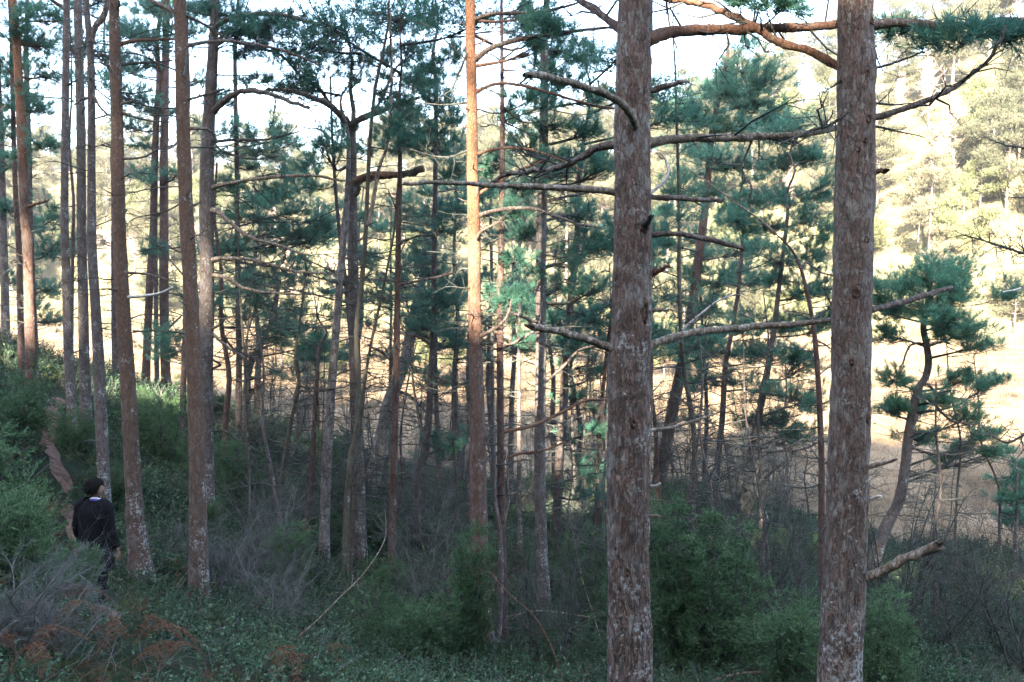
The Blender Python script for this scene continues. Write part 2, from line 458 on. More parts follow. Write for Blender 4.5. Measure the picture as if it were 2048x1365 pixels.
def ground_mat():
    m, nt = new_mat("forest_floor"); L = nt.links.new
    tc = N(nt, "ShaderNodeTexCoord")
    a = N(nt, "ShaderNodeTexNoise", i_Scale=.55, i_Detail=5.0, i_Roughness=.6); L(tc.outputs["Object"], a.inputs["Vector"])
    b = N(nt, "ShaderNodeTexNoise", i_Scale=14.0, i_Detail=6.0, i_Roughness=.7); L(tc.outputs["Object"], b.inputs["Vector"])
    r = ramp(nt, [(.33, (.030, .021, .014)), (.46, (.017, .026, .012)), (.64, (.018, .032, .013))]); L(a.outputs["Fac"], r.inputs[0])
    r2 = ramp(nt, [(.35, .5), (.68, 1.35)]); L(b.outputs["Fac"], r2.inputs[0])
    c = mixc(nt, 1.0, r.outputs[0], r2.outputs[0], "MULTIPLY")
    # dry grass floor of the far hillside
    sx = N(nt, "ShaderNodeSeparateXYZ"); L(tc.outputs["Object"], sx.inputs[0])
    mr = N(nt, "ShaderNodeMapRange"); L(sx.outputs["Y"], mr.inputs["Value"])
    mr.inputs["From Min"].default_value = 60; mr.inputs["From Max"].default_value = 90
    r3 = ramp(nt, [(.3, (.05, .055, .03)), (.7, (.13, .11, .065))]); L(a.outputs["Fac"], r3.inputs[0])
    c = mixc(nt, mr.outputs["Result"], c, r3.outputs[0])
    pb = N(nt, "ShaderNodeBsdfPrincipled", i_Roughness=.95); pb.inputs["Specular IOR Level"].default_value = .1
    L(c, pb.inputs["Base Color"])
    bp = N(nt, "ShaderNodeBump", i_Strength=.8, i_Distance=.05); L(b.outputs["Fac"], bp.inputs["Height"]); L(bp.outputs[0], pb.inputs["Normal"])
    out = N(nt, "ShaderNodeOutputMaterial"); L(pb.outputs[0], out.inputs[0])
    return m


def bog_mat():
    m, nt = new_mat("bog_floor"); L = nt.links.new
    tc = N(nt, "ShaderNodeTexCoord")
    a = N(nt, "ShaderNodeTexNoise", i_Scale=.16, i_Detail=5.0, i_Roughness=.6); L(tc.outputs["Object"], a.inputs["Vector"])
    mp = N(nt, "ShaderNodeMapping"); mp.inputs["Scale"].default_value = (.8, 2.2, 1); L(tc.outputs["Object"], mp.inputs[0])
    b = N(nt, "ShaderNodeTexNoise", i_Scale=3.0, i_Detail=6.0, i_Roughness=.7); L(mp.outputs[0], b.inputs["Vector"])
    r = ramp(nt, [(.34, (.06, .042, .025)), (.47, (.15, .108, .064)), (.56, (.21, .152, .092)), (.70, (.28, .205, .135))]); L(a.outputs["Fac"], r.inputs[0])
    r2 = ramp(nt, [(.3, .6), (.7, 1.2)]); L(b.outputs["Fac"], r2.inputs[0])
    c = mixc(nt, 1.0, r.outputs[0], r2.outputs[0], "MULTIPLY")
    pb = N(nt, "ShaderNodeBsdfPrincipled", i_Roughness=.95); pb.inputs["Specular IOR Level"].default_value = .1
    L(c, pb.inputs["Base Color"])
    bp = N(nt, "ShaderNodeBump", i_Strength=.7, i_Distance=.15); L(b.outputs["Fac"], bp.inputs["Height"]); L(bp.outputs[0], pb.inputs["Normal"])
    out = N(nt, "ShaderNodeOutputMaterial"); L(pb.outputs[0], out.inputs[0])
    return m


# ------------------------------------------------------------------ tags
def tag(o, label, cat, group=None, kind=None):
    if label: o["label"] = label
    if cat: o["category"] = cat
    if group: o["group"] = group
    if kind: o["kind"] = kind
    return o


def empty(name, loc, rz=0.0):
    o = bpy.data.objects.new(name, None)
    o.empty_display_size = .2
    COL.objects.link(o)
    o.location = tuple(loc)
    o.rotation_euler = (0, 0, rz)
    return o


def copy_tree(src, loc, rz, sc, label=None, group=None):
    c = src.copy(); COL.objects.link(c)
    c.location = tuple(loc); c.rotation_euler = (0, 0, rz)
    c.scale = (sc, sc, sc) if not isinstance(sc, tuple) else sc
    if label: c["label"] = label
    if group: c["group"] = group
    for ch in src.children:
        k = ch.copy(); COL.objects.link(k); k.parent = c
    return c


# ------------------------------------------------------------------ setting
def grid_obj(name, xs, ys, zf, mat):
    X, Y = np.meshgrid(xs, ys)
    Z = zf(X, Y)
    V = np.stack([X, Y, Z], -1).reshape(-1, 3)
    nx, ny = len(xs), len(ys)
    i = (np.arange(ny - 1)[:, None] * nx + np.arange(nx - 1)[None, :]).ravel()
    q = np.stack([i, i + 1, i + nx + 1, i + nx], -1)
    mb = MB(); mb.add(V, None, q)
    o = mb.build(name, mat)
    o["kind"] = "structure"
    return o


def spaced(a, b, fine, fa, fb, growth=1.12):
    mid = list(np.arange(fa, fb + 1e-6, fine))
    up, s, v = [], fine, fb
    while v < b:
        s *= growth; v += s; up.append(v)
    dn, s, v = [], fine, fa
    while v > a:
        s *= growth; v -= s; dn.append(v)
    return np.array(dn[::-1] + mid + up)


ground = grid_obj("ground", spaced(-420, 420, .4, -18, 16, 1.05), spaced(-260, 480, .4, 1, 34, 1.03), height, ground_mat())
bog = grid_obj("bog", np.arange(-130, 130.1, 2.0), np.arange(24, 172, 1.5),
               lambda X, Y: BOG + .16 * fbm(np.stack([X, Y, 0 * X], -1) * .12, 3) + .07 * fbm(np.stack([X, Y, 0 * X], -1) * .5, 2), bog_mat())


def path_strip():
    pix = [(118, 800), (104, 850), (100, 900), (122, 955), (140, 1010), (160, 1090), (180, 1200), (225, 1262)]
    pts = np.array([hit(a, b) for a, b in pix])
    c = catmull(pts, 90)
    t = norm(np.gradient(c, axis=0)); s = norm(np.cross(t, [[0, 0, 1.]]))
    w = .14 + .035 * np.sin(np.arange(90) * .7)
    cols = []
    for k in np.linspace(-1, 1, 7):
        p = c + s * (w * k)[:, None]
        p[:, 2] = height(p[:, 0], p[:, 1]) + .035 - .03 * abs(k)
        cols.append(p)
    V = np.stack(cols, 1).reshape(-1, 3)
    i = (np.arange(89)[:, None] * 7 + np.arange(6)[None]).ravel()
    mb = MB(); mb.add(V, None, np.stack([i, i + 1, i + 8, i + 7], -1))
    o = mb.build("path", simple("path_soil", (.07, .04, .028), (.17, .105, .08), 9, .95, .1, .5))
    o["kind"] = "structure"
    return c


PATH = path_strip()

# ------------------------------------------------------------------ foliage pads on a limb
def make_pad(mb, start, c, rx, ry, rd, n_tw, r=rng, sh=7, nn=17, L=.095, W=.0085, r0=.022, wood=0, green=1, ln=.14, bare=.0):
    """one limb from START to a flattened clump of needled shoots round C"""
    c = np.asarray(c); start = np.asarray(start)
    d = c - start
    mid = start + d * .55 + np.array([0, 0, -.06 * np.linalg.norm(d)]) + r.normal(size=3) * .05 * np.linalg.norm(d)
    end = c + norm(d) * rx * .25 + np.array([0, 0, -.1 * ry])
    lp = catmull([start, mid, end], 9)
    tubes(mb, lp, np.linspace(r0, r0 * .35, 9), 5, wood)
    if n_tw < 1:
        return
    e = r.normal(size=(n_tw, 3)); e = norm(e) * np.minimum(.3 + .62 * np.abs(r.normal(size=(n_tw, 1))), 1.7)
    e[:, 2] = np.where(e[:, 2] < -.25, e[:, 2] * .5, e[:, 2])
    tip = c + e * np.array([rx, rd, ry])
    bi = r.integers(4, 9, n_tw)
    b = lp[bi]
    m1 = b + (tip - b) * .5 + np.array([0, 0, -.12]) * np.linalg.norm(tip - b, axis=1, keepdims=True) + r.normal(size=(n_tw, 3)) * .06 * rx
    m2 = b + (tip - b) * .8 + np.array([0, 0, -.07]) * np.linalg.norm(tip - b, axis=1, keepdims=True) + r.normal(size=(n_tw, 3)) * .05 * rx
    P = np.stack([b, m1, m2, tip], 1)
    tubes(mb, P, np.array([[r0 * .3, r0 * .22, r0 * .16, r0 * .08]]).repeat(n_tw, 0), 3, wood, cap=False)
    k = max(1, int(n_tw * (1 - bare)))
    T = P[:k]
    t = .60 + .40 * r.random((k, sh)); t[:, 0] = 1
    seg = np.minimum((t * 3).astype(int), 2); u = t * 3 - seg
    ii = np.arange(k)[:, None]
    B = T[ii, seg] * (1 - u)[..., None] + T[ii, seg + 1] * u[..., None]
    A = norm(T[ii, seg + 1] - T[ii, seg]) + r.normal(size=(k, sh, 3)) * .55 + np.array([0, 0, .55])
    shoots(mb, B.reshape(-1, 3), A.reshape(-1, 3), ln, nn, L, W, green, .8, r)


def twiggy(mb, lp, rad, n, ln, r=rng, droop=.0, lev=1, m=0, lo=.15):
    """side twigs along a limb polyline"""
    if n < 1: return
    k = len(lp)
    idx = r.integers(max(1, int(k * lo)), k, n)
    b = lp[idx]
    tan = norm(np.gradient(lp, axis=0))[idx]
    d = norm(tan * .7 + r.normal(size=(n, 3)) * .75 + np.array([0, 0, .12 - droop]))
    l = ln * (.35 + .9 * r.random((n, 1)))
    p1 = b + d * l * .4 + r.normal(size=(n, 3)) * l * .06
    p2 = b + d * l * .72 + r.normal(size=(n, 3)) * l * .12
    p3 = b + d * l + np.array([0, 0, .12]) * l + r.normal(size=(n, 3)) * l * .16
    P = np.stack([b, p1, p2, p3], 1)
    rr = np.minimum(rad[idx] * .55, .012)[:, None]
    tubes(mb, P, rr * np.array([[1, .75, .5, .22]]), 3, m, cap=False)
    if lev > 0:
        for s in range(2 if lev > 1 else 1):
            q = np.concatenate([P[:, 1], P[:, 2], P[:, 2]]); 
            nn = len(q)
            d2 = norm(np.concatenate([d, d, d]) * .8 + r.normal(size=(nn, 3)) * .7)
            l2 = np.concatenate([l, l, l]) * (.25 + .35 * r.random((nn, 1)))
            e1 = q + d2 * l2 * .5 + r.normal(size=(nn, 3)) * l2 * .1
            e2 = q + d2 * l2 + np.array([0, 0, .1]) * l2
            tubes(mb, np.stack([q, e1, e2], 1), np.tile(np.array([[.45, .3, .14]]), (nn, 1)) * np.concatenate([rr, rr, rr]), 3, m, cap=False)


# ------------------------------------------------------------------ pines traced tree by tree
ALL = []


def pine(label, Y, path, mat, branches=(), pads=(), dead=(0, 0, 0, 1.0), ext=7.0, top_pads=5, name="pine_tree", cat="pine tree",
         group=None, sides=14, limb="limb", pad_kw=None, seed=0, knots=(), step=.12, needle="needle", twig="twig", base_at=None, flare=.35, bump=.035, pad_dy=1.1, spikes=10, fill=.4, fissure=0.0, dn=1.1):
    """PATH: (px, py, width px) from high to low.  DEAD: (count, py top, py bottom, length m)."""
    r = np.random.default_rng(1000 + seed)
    mpp = Y / F
    pts = [np.append(at(a, b, Y), w * mpp * .5) for a, b, w in path]
    low, prev = pts[-1], pts[-2]
    gz = hgt(low[0], low[1])
    if low[2] > gz:
        dirn = (low[:3] - prev[:3]); dirn = dirn / abs(dirn[2])
        drop = low[2] - gz + .05
        bx = low[:3] + dirn * drop * np.array([.6, .6, 1])
        pts.append(np.append(bx, low[3] * (1.04 + .03 * drop)))
    basep = pts[-1][:3].copy()
    basep[2] = hgt(basep[0], basep[1])
    pts[-1][2] = basep[2] - .12
    if ext > 0:
        a, b = pts[0], pts[1]
        up = (a[:3] - b[:3]); up = up / up[2]
        n_e = 4
        for k in range(1, n_e + 1):
            p = a[:3] + np.array([up[0] * .6, up[1], 1]) * ext * k / n_e + np.append(r.normal(size=2) * .05 * k, 0)
            pts.insert(0, np.append(p, a[3] * (1 - .85 * k / n_e)))
    C = catmull(pts[::-1], max(12, int((pts[0][2] - pts[-1][2]) / step)))
    root = empty(name, basep)
    tag(root, label, cat, group)
    ctr, rad = C[:, :3] - basep, np.maximum(C[:, 3], .006)
    hh = np.maximum(ctr[:, 2], 0)
    rad = rad * (1 + flare * np.exp(-hh / .22))
    n = len(ctr)
    a = np.arange(sides) / sides * 2 * PI
    ring = np.stack([np.cos(a), np.sin(a), 0 * a], -1)
    V = ctr[:, None, :] + ring[None] * rad[:, None, None]
    if bump:
        q = V.copy() + seed * 3.7
        q[..., 2] *= .35
        dsp = fbm(q * 14.0, 3) * bump + fbm(q * 4.0, 2) * bump
        if fissure:
            q2 = V + seed * 1.7
            q2[..., 2] *= .22
            q2 = q2 + .02 * fbm(V * 7.0, 2)[..., None]
            rg = 1 - np.abs(noise3(q2 * 19.0)) * 2.2
            dsp = dsp - fissure * np.clip(rg, 0, 1) ** 2 * (.35 + .65 * np.exp(-np.maximum(V[..., 2], 0) / 3.0))
            fl = V * np.array([30., 30., 13.]) + seed
            dsp = dsp + .018 * np.sign(noise3(fl)) * np.abs(noise3(fl)) ** .5
        V = V + ring[None] * (rad[:, None] * dsp)[..., None]
    i = np.arange(n - 1)[:, None] * sides; j = np.arange(sides)[None]; j2 = (j + 1) % sides
    mb = MB(); mb.add(V.reshape(-1, 3), None, np.stack([i + j, i + j2, i + sides + j2, i + sides + j], -1).reshape(-1, 4))
    mb.build("trunk", M[mat], root)

    def on_trunk(z):
        k = int(np.clip(np.searchsorted(ctr[:, 2], z), 0, n - 1))
        return ctr[k], rad[k]

    # traced limbs
    for br in branches:
        bpts, r0, r1 = br[0], br[1], br[2]
        dy = br[3] if len(br) > 3 else 0.0
        mt = br[4] if len(br) > 4 else limb
        tw = br[5] if len(br) > 5 else 8
        tl = br[6] if len(br) > 6 else .5
        lpads = br[7] if len(br) > 7 else ()
        nb = len(bpts)
        w = [at(x, y, Y + dy * k / max(1, nb - 1)) - basep for k, (x, y) in enumerate(bpts)]
        tc, tr = on_trunk(w[0][2])
        st = w[0].copy()
        toC = tc - st
        if np.linalg.norm(toC[:2]) > tr * .6:
            w.insert(0, st + toC * .6)
        lp = catmull(w, max(10, 7 * len(w)))
        mm = len(lp)
        rr = np.linspace(r0, r1, mm) * mpp
        jit = np.stack([fbm(np.stack([np.arange(mm) * .35 + k * 31 + seed, 0 * np.arange(mm), np.full(mm, float(len(bpts)))], -1), 2) for k in range(3)], -1)
        lp = lp + jit * (.25 * r0 * mpp) * np.linspace(0, 1, mm)[:, None] ** .5
        rr = rr * (1 + .12 * jit[:, 0]) 
        rr[:3] *= np.array([1.5, 1.3, 1.12])
        b = MB()
        if r0 * mpp > .014:
            m2 = mm * 4
            lq = catmull(lp, m2); rq = np.interp(np.linspace(0, 1, m2), np.linspace(0, 1, mm), rr)
            k_ = 12
            v0 = b.n
            tubes(b, lq, rq, k_, 0, cap=False)
            vv = b.v[-1].reshape(m2, k_, 3)
            ds = fbm(vv * np.array([26., 26., 26.]) + seed, 3) * .13 + fbm(vv * 9.0 + seed, 2) * .06
            vv = lq[:, None] + (vv - lq[:, None]) * (1 + ds)[..., None]
            if r1 > 3 and tw < 3:      # snapped end: torn lengths of wood
                ax = norm(lq[-1] - lq[-4])
                vv[-1] = vv[-1] + ax * (r.random((k_, 1)) * 4.0 - 1.0) * rq[-1]
                vv[-2] = vv[-2] + ax * (r.random((k_, 1)) * 1.2 - .6) * rq[-1] * .4
                cv = lq[-1] - ax * rq[-1] * .8
            else:
                vv[-1] = lq[-1] + (vv[-1] - lq[-1]) * .3
                cv = lq[-1]
            b.v[-1] = vv.reshape(-1, 3)
            last = v0 + (m2 - 1) * k_
            b.v.append(cv[None]); b.t.append(np.stack([last + np.arange(k_), last + (np.arange(k_) + 1) % k_, np.full(k_, b.n)], -1)); b.tm.append(np.zeros(k_, np.int32)); b.n += 1
        else:
            tubes(b, lp, rr, 5, 0)
        mats = [M[mt], M[twig]]
        twiggy(b, lp, rr, tw, tl, r, m=1, lev=1, lo=.25)
        if lpads:
            mats.append(M[needle])
            for (px, py, rx, ry) in lpads:
                cc = at(px, py, Y + dy * .8 + r.normal() * .2) - basep
                kk = np.argmin(((lp - cc) ** 2).sum(1))
                make_pad(b, lp[max(0, kk - 2)], cc, rx * mpp, ry * mpp, rx * mpp, int(10 + 95 * rx * ry * mpp * mpp), r, r0=.010, wood=1, green=2, **(pad_kw or {}))
        b.build("branch", mats, root)
    # thin dead side branches of the lower stem, each with its twigs
    cnt, y0, y1, dl = dead
    cnt = int(cnt * 1.5)
    for k in range(cnt):
        py = y0 + (y1 - y0) * (k + r.random()) / cnt
        zz = at(1024, py, Y)[2] - basep[2]
        tc, tr = on_trunk(zz)
        az = r.random() * 2 * PI
        if r.random() < .6:
            az = (0 if r.random() < .5 else PI) + r.normal() * .5
        l = dl * (.35 + .9 * r.random())
        d = np.array([math.cos(az), math.sin(az), 0])
        rise = r.normal() * .22 + .08
        p = [tc, tc + d * l * .3 + np.array([0, 0, rise * l * .45]), tc + d * l * .65 + np.array([0, 0, rise * l * .6]) + r.normal(size=3) * .07 * l,
             tc + d * l + np.array([0, 0, (rise * .6 - .06) * l]) + r.normal(size=3) * .1 * l]
        lp = catmull(p, 14)
        rr = np.linspace(.011 + .006 * r.random(), .003, 14)
        b = MB(); tubes(b, lp, rr, 5, 0)
        twiggy(b, lp, rr, int(5 + 6 * l), .38 * l, r, lev=1, m=0)
        b.build("branch", M[twig], root)
    # short snapped spikes up the stem
    if spikes:
        for k in range(spikes):
            b = MB()
            zz = ctr[-1, 2] * (.12 + .6 * r.random())
            tc, tr = on_trunk(zz)
            az = r.random() * 2 * PI
            d = np.array([math.cos(az), math.sin(az), .15 + .3 * r.random()])
            l = tr * (.9 + 1.5 * r.random())
            tubes(b, np.stack([tc + d * tr * .7, tc + d * (tr + l * .5), tc + d * (tr + l) + np.array([0, 0, .02])]), np.array([.013, .010, .004]), 5, 0)
            b.build("branch_stub", M["limb"], root)
    # knots
    for (px, py, wpx, hpx) in knots:
        p = at(px, py, Y) - basep
        tc, tr = on_trunk(p[2])
        off = (p[0] - tc[0])
        yy = tc[1] - math.sqrt(max(tr * tr - off * off, 0)) 
        kb = MB()
        nu, nv = 10, 6
        uu = np.arange(nu) / nu * 2 * PI
        vv = np.linspace(0, 1, nv)
        W2, H2 = wpx * mpp * .5, hpx * mpp * .5
        prof = np.array([.95, .8, .66, .48, .3, .02]); dep = np.array([-.6, -.05, .14, .13, .0, -.1])
        nrm = np.array([off / max(tr, 1e-4), -math.sqrt(max(1 - (off / max(tr, 1e-4)) ** 2, 0.04)), 0]); nrm /= np.linalg.norm(nrm)
        sd = np.array([-nrm[1], nrm[0], 0])
        VV = []
        for pv, dv in zip(prof, dep):
            jt = 1 + .22 * r.normal(size=nu)
            VV.append(np.array([p[0], yy, p[2]]) + (np.cos(uu) * W2 * pv * jt)[:, None] * sd + (np.sin(uu) * H2 * pv * jt)[:, None] * np.array([0, 0, 1]) + nrm * dv * W2)
        VV = np.array(VV).reshape(-1, 3)
        i = np.arange(nv - 1)[:, None] * nu; j = np.arange(nu)[None]; j2 = (j + 1) % nu
        kb.add(VV, None, np.stack([i + j, i + j2, i + nu + j2, i + nu + j], -1).reshape(-1, 4))
        kb.build("knot", M["knot"], root)
    # living crown
    if len(pads) or top_pads:
        b = MB()
        kw = dict(pad_kw or {})
        for (px, py, rx, ry) in pads:
            cc = at(px, py, Y + r.normal() * pad_dy * .6 + .15) - basep
            hor = math.hypot(cc[0] - ctr[-1, 0], cc[1])
            tc, tr = on_trunk(cc[2] - .12 - .22 * min(2.0, abs(cc[0] - on_trunk(cc[2])[0][0])))
            area = rx * ry * mpp * mpp
            make_pad(b, tc, cc, rx * mpp * 1.08, ry * mpp * 1.3, (rx * .7 + ry * .3) * mpp, int((11 + 62 * area / .5) * dn), r, r0=max(.012, min(.032, tr * .4)), **kw)
            if fill and r.random() < fill:
                c2 = cc + r.normal(size=3) * np.array([rx * 1.1, rx * 1.2, ry * 1.1]) * mpp
                make_pad(b, on_trunk(c2[2] - .3)[0], c2, rx * mpp * .8, ry * mpp * .9, rx * .7 * mpp, int((6 + 26 * area / .5) * dn), r, r0=.013, **kw)
        ztop = ctr[-1, 2]
        for k in range(top_pads):
            zz = ztop - ext * (.02 + .62 * (k + .5) / max(1, top_pads))
            tc, tr = on_trunk(zz)
            az = r.random() * 2 * PI
            rr_ = (.5 + 1.6 * (k + 1) / (top_pads + 1))
            cc = tc + np.array([math.cos(az), math.sin(az), .25]) * rr_
            make_pad(b, tc, cc, .85, .4, .85, 46, r, r0=.03, sh=5, nn=9, L=.12, W=.016, ln=.2)
        b.build("crown", [M["twig"] if limb == "limb" else M[limb], M[needle]], root)
    ALL.append(root)
    return root


# ------------------------------------------------------------------ the two thick stems in front
pine("thick reddish pine stem left of the other thick stem, snapped grey limbs either side", 6.8,
     [(1272, 0, 66), (1268, 160, 69), (1265, 300, 73), (1265, 470, 77), (1262, 620, 80), (1259, 760, 84), (1258, 920, 87), (1257, 1050, 88), (1258, 1200, 91), (1259, 1365, 95), (1259, 1520, 104)],
     "bark_big", [
        ([(1248, 67), (1203, 28), (1155, -2), (1090, -40)], 9, 6, .5, "limb", 4, .4),
        ([(1276, 281), (1268, 245), (1250, 214), (1229, 198), (1179, 178), (1110, 157), (1057, 149)], 8.5, 6, -.9, "limb_pale", 1, .1),
        ([(1240, 289), (1196, 296), (1155, 320), (1110, 338), (1059, 343), (1007, 352), (960, 380)], 9, 3.5, .4, "limb", 9, .6),
        ([(1240, 385), (1179, 379), (1076, 375), (990, 371), (900, 367), (809, 367)], 7.5, 3.5, -.3, "limb_pale", 2, .15),
        ([(1240, 703), (1196, 687), (1145, 670), (1093, 658), (1063, 653)], 9, 6.5, -.3, "limb_pale", 0),
        ([(1296, 80), (1340, 65), (1430, 60), (1560, 55), (1700, 47)], 13, 8, .7, "limb_orange", 12, .5, [(1480, 10, 40, 14), (1560, 20, 35, 14)]),
        ([(1296, 287), (1350, 279), (1480, 275), (1600, 268), (1690, 252)], 9.5, 6, .7, "limb_pale", 8, .5),
        ([(1296, 182), (1335, 172), (1366, 165)], 6.5, 5, -.1, "limb", 0),
        ([(1296, 394), (1360, 397), (1440, 403)], 6, 4.5, .1, "limb", 1, .1),
        ([(1296, 471), (1350, 467), (1420, 480), (1484, 497)], 6.5, 4, -.1, "limb", 1, .1),
        ([(1284, 462), (1290, 450), (1300, 437)], 7, 5, -.25, "twig", 0),
        ([(1292, 550), (1318, 541), (1338, 534)], 10, 3.5, -.15, "limb_orange", 0),
        ([(1290, 692), (1370, 669), (1470, 657), (1580, 648), (1700, 636)], 8.5, 5.5, .6, "limb_pale", 5, .4),
        ([(1296, 390), (1322, 368), (1337, 345), (1330, 318), (1318, 305)], 4, 2, .1, "deadwood", 2, .15),
        ([(1290, 862), (1350, 853), (1400, 838), (1432, 828)], 4, 2.5, .2, "limb_pale", 3, .2),
        ([(1290, 625), (1312, 620), (1330, 622)], 4.5, 4, -.1, "limb_pale", 0),
        ([(1292, 1033), (1308, 1032), (1320, 1034)], 4, 3, -.1, "limb_pale", 0),
        ([(1292, 973), (1310, 972), (1322, 968)], 4, 2, -.1, "deadwood", 0),
     ], (), (0, 0, 0, 1), ext=9, top_pads=14, sides=128, step=.014, seed=1, bump=.05, spikes=0, fissure=.10,
     knots=[(1285, 620, 22, 60), (1262, 840, 18, 24), (1284, 455, 20, 34), (1250, 1130, 14, 20)])

pine("thick pine stem nearest the right edge, whitish lichen patches round its foot", 7.0,
     [(1712, 0, 68), (1713, 160, 72), (1711, 330, 73), (1708, 470, 74), (1706, 560, 75), (1703, 700, 77), (1700, 850, 80), (1696, 1000, 80), (1692, 1100, 80), (1687, 1200, 84), (1680, 1365, 87), (1676, 1540, 95)],
     "bark_big2", [
        ([(1690, 140), (1675, 134), (1623, 103), (1555, 83), (1496, 48), (1448, 26), (1400, 7), (1310, -6)], 9, 7, .5, "limb_orange", 14, .45),
        ([(1735, 52), (1806, 46), (1889, 53), (1951, 51), (2002, 43), (2060, 40), (2200, 30)], 9, 7, .3, "limb", 16, .55, [(1770, 75, 40, 12), (1900, 90, 50, 14), (1960, 66, 40, 16), (2020, 80, 40, 14)]),
        ([(1735, 240), (1789, 224), (1837, 207), (1885, 188), (1933, 158), (1975, 124), (1996, 88), (2012, 52)], 7.5, 2.5, -.2, "limb", 6, .35),
        ([(1735, 346), (1757, 343), (1769, 342)], 6.5, 5, -.1, "limb_orange", 0),
        ([(1712, 1160), (1760, 1145), (1800, 1122), (1840, 1105), (1864, 1095)], 10, 9, -.35, "limb_pale", 0),
        ([(1720, 936), (1765, 927), (1795, 918)], 5, 3, -.2, "limb_pale", 0),
        ([(1735, 622), (1810, 603), (1860, 588), (1902, 577)], 7.5, 5, .3, "limb", 1, .1),
        ([(1735, 140), (1775, 130), (1805, 120), (1860, 100)], 3.5, 1.2, .3, "limb", 5, .4),
        ([(1690, 230), (1660, 250), (1620, 262), (1560, 290)], 4, 1.5, -.3, "twig", 14, .4),
        ([(1690, 155), (1668, 172), (1648, 186)], 3.5, 1, -.2, "twig", 2, .15),
        ([(1735, 1000), (1750, 996), (1762, 992)], 4, 3, -.1, "deadwood", 0),
        ([(1735, 205), (1785, 210), (1830, 206)], 3, 1, .2, "twig", 6, .3),
        ([(1735, 250), (1790, 262), (1850, 275)], 3, 1, .2, "twig", 8, .3),
     ], (), (0, 0, 0, 1), ext=9, top_pads=14, sides=128, step=.014, seed=2, bump=.05, spikes=0, fissure=.08,
     knots=[(1734, 50, 14, 22), (1720, 154, 13, 24), (1724, 242, 16, 24), (1718, 285, 14, 16), (1702, 303, 14, 22), (1719, 480, 16, 22), (1700, 585, 22, 28), (1726, 830, 12, 26), (1690, 720, 12, 20)])

# ------------------------------------------------------------------ the lit stem and its neighbours
pine("slender orange pine stem catching sunlight, left of the thick reddish stem", 13.5,
     [(940, 0, 19), (941, 80, 19), (943, 160, 21), (944, 250, 22), (945, 350, 23), (948, 450, 25), (949, 600, 26), (952, 720, 28), (954, 820, 30), (956, 900, 32), (957, 1000, 34), (960, 1150, 38), (966, 1260, 44), (972, 1350, 54)],
     "bark_scots", [
        ([(948, 40), (985, 28), (1040, 26), (1100, 20), (1170, 2)], 4.5, 2, -.8, "limb", 8, .6, [(1080, 45, 40, 25), (1120, 60, 40, 20)]),
        ([(948, 120), (985, 95), (1040, 80), (1110, 68), (1180, 60), (1240, 55)], 5.5, 2.5, -.6, "limb", 8, .6),
        ([(948, 186), (985, 170), (1020, 168), (1070, 178), (1120, 192), (1190, 212), (1230, 218)], 3.5, 2, -.6, "limb_orange", 8, .6),
        ([(948, 310), (1000, 297), (1050, 298), (1110, 315), (1170, 345)], 3, 1.5, -.7, "limb_orange", 6, .5),
        ([(948, 395), (985, 370), (1030, 345), (1110, 310)], 4, 1.5, .5, "limb_orange", 4, .4),
        ([(950, 434), (1000, 420), (1065, 418), (1110, 432), (1160, 450), (1200, 455)], 4.5, 2, -.6, "limb", 9, .5),
        ([(950, 484), (965, 462), (1000, 445)], 4, 2.5, -.5, "limb", 4, .4),
        ([(955, 676), (985, 660), (1010, 640), (1025, 600)], 5, 2, -.5, "limb", 4, .4),
        ([(940, 90), (925, 130), (905, 175), (890, 190)], 3, 1.2, -.3, "twig", 6, .3),
        ([(940, 128), (900, 90), (850, 50), (800, 40)], 1.8, .8, .3, "twig", 5, .4),
        ([(940, 205), (890, 210), (830, 205)], 2, .8, -.3, "twig", 6, .4),
        ([(940, 300), (890, 315), (820, 300)], 2, .8, -.3, "twig", 8, .4),
     ], [(1060, 30, 34, 30), (1100, 55, 30, 24), (1070, 90, 26, 16)], (10, 500, 900, .7), ext=6, top_pads=10, sides=28, step=.04, seed=3, limb="limb_orange", spikes=14)

pine("thin dark red pine stem close beside the sunlit orange stem", 13.9,
     [(1003, 10, 6), (1004, 160, 8), (1005, 300, 10), (1003, 430, 12), (1002, 520, 13), (1000, 600, 13), (1000, 720, 14), (1001, 850, 15), (1002, 950, 16), (1003, 1050, 17), (1006, 1200, 19), (1008, 1340, 22)],
     "bark_red", [
        ([(998, 866), (1040, 858), (1080, 846), (1130, 822), (1170, 803), (1222, 799)], 4, 2.5, .2, "limb_orange", 4, .3),
        ([(998, 922), (1040, 908), (1090, 900), (1130, 885)], 3, 2, -.3, "limb_orange", 3, .3),
        ([(1000, 698), (1040, 680), (1070, 660), (1082, 650)], 3.5, 2, -.3, "limb", 2, .3),
        ([(1004, 215), (1050, 245), (1100, 240)], 2.5, 1, -.3, "twig", 7, .4),
        ([(1004, 120), (1030, 100), (1060, 70)], 2, 1, .3, "twig", 5, .4),
     ], [(1020, 240, 40, 22), (1055, 200, 36, 22), (1020, 430, 30, 25), (1030, 385, 34, 18), (985, 330, 30, 18), (1025, 525, 26, 20), (1020, 600, 26, 22), (975, 600, 24, 18)],
     (24, 120, 1000, .9), ext=3, top_pads=4, sides=16, seed=4)

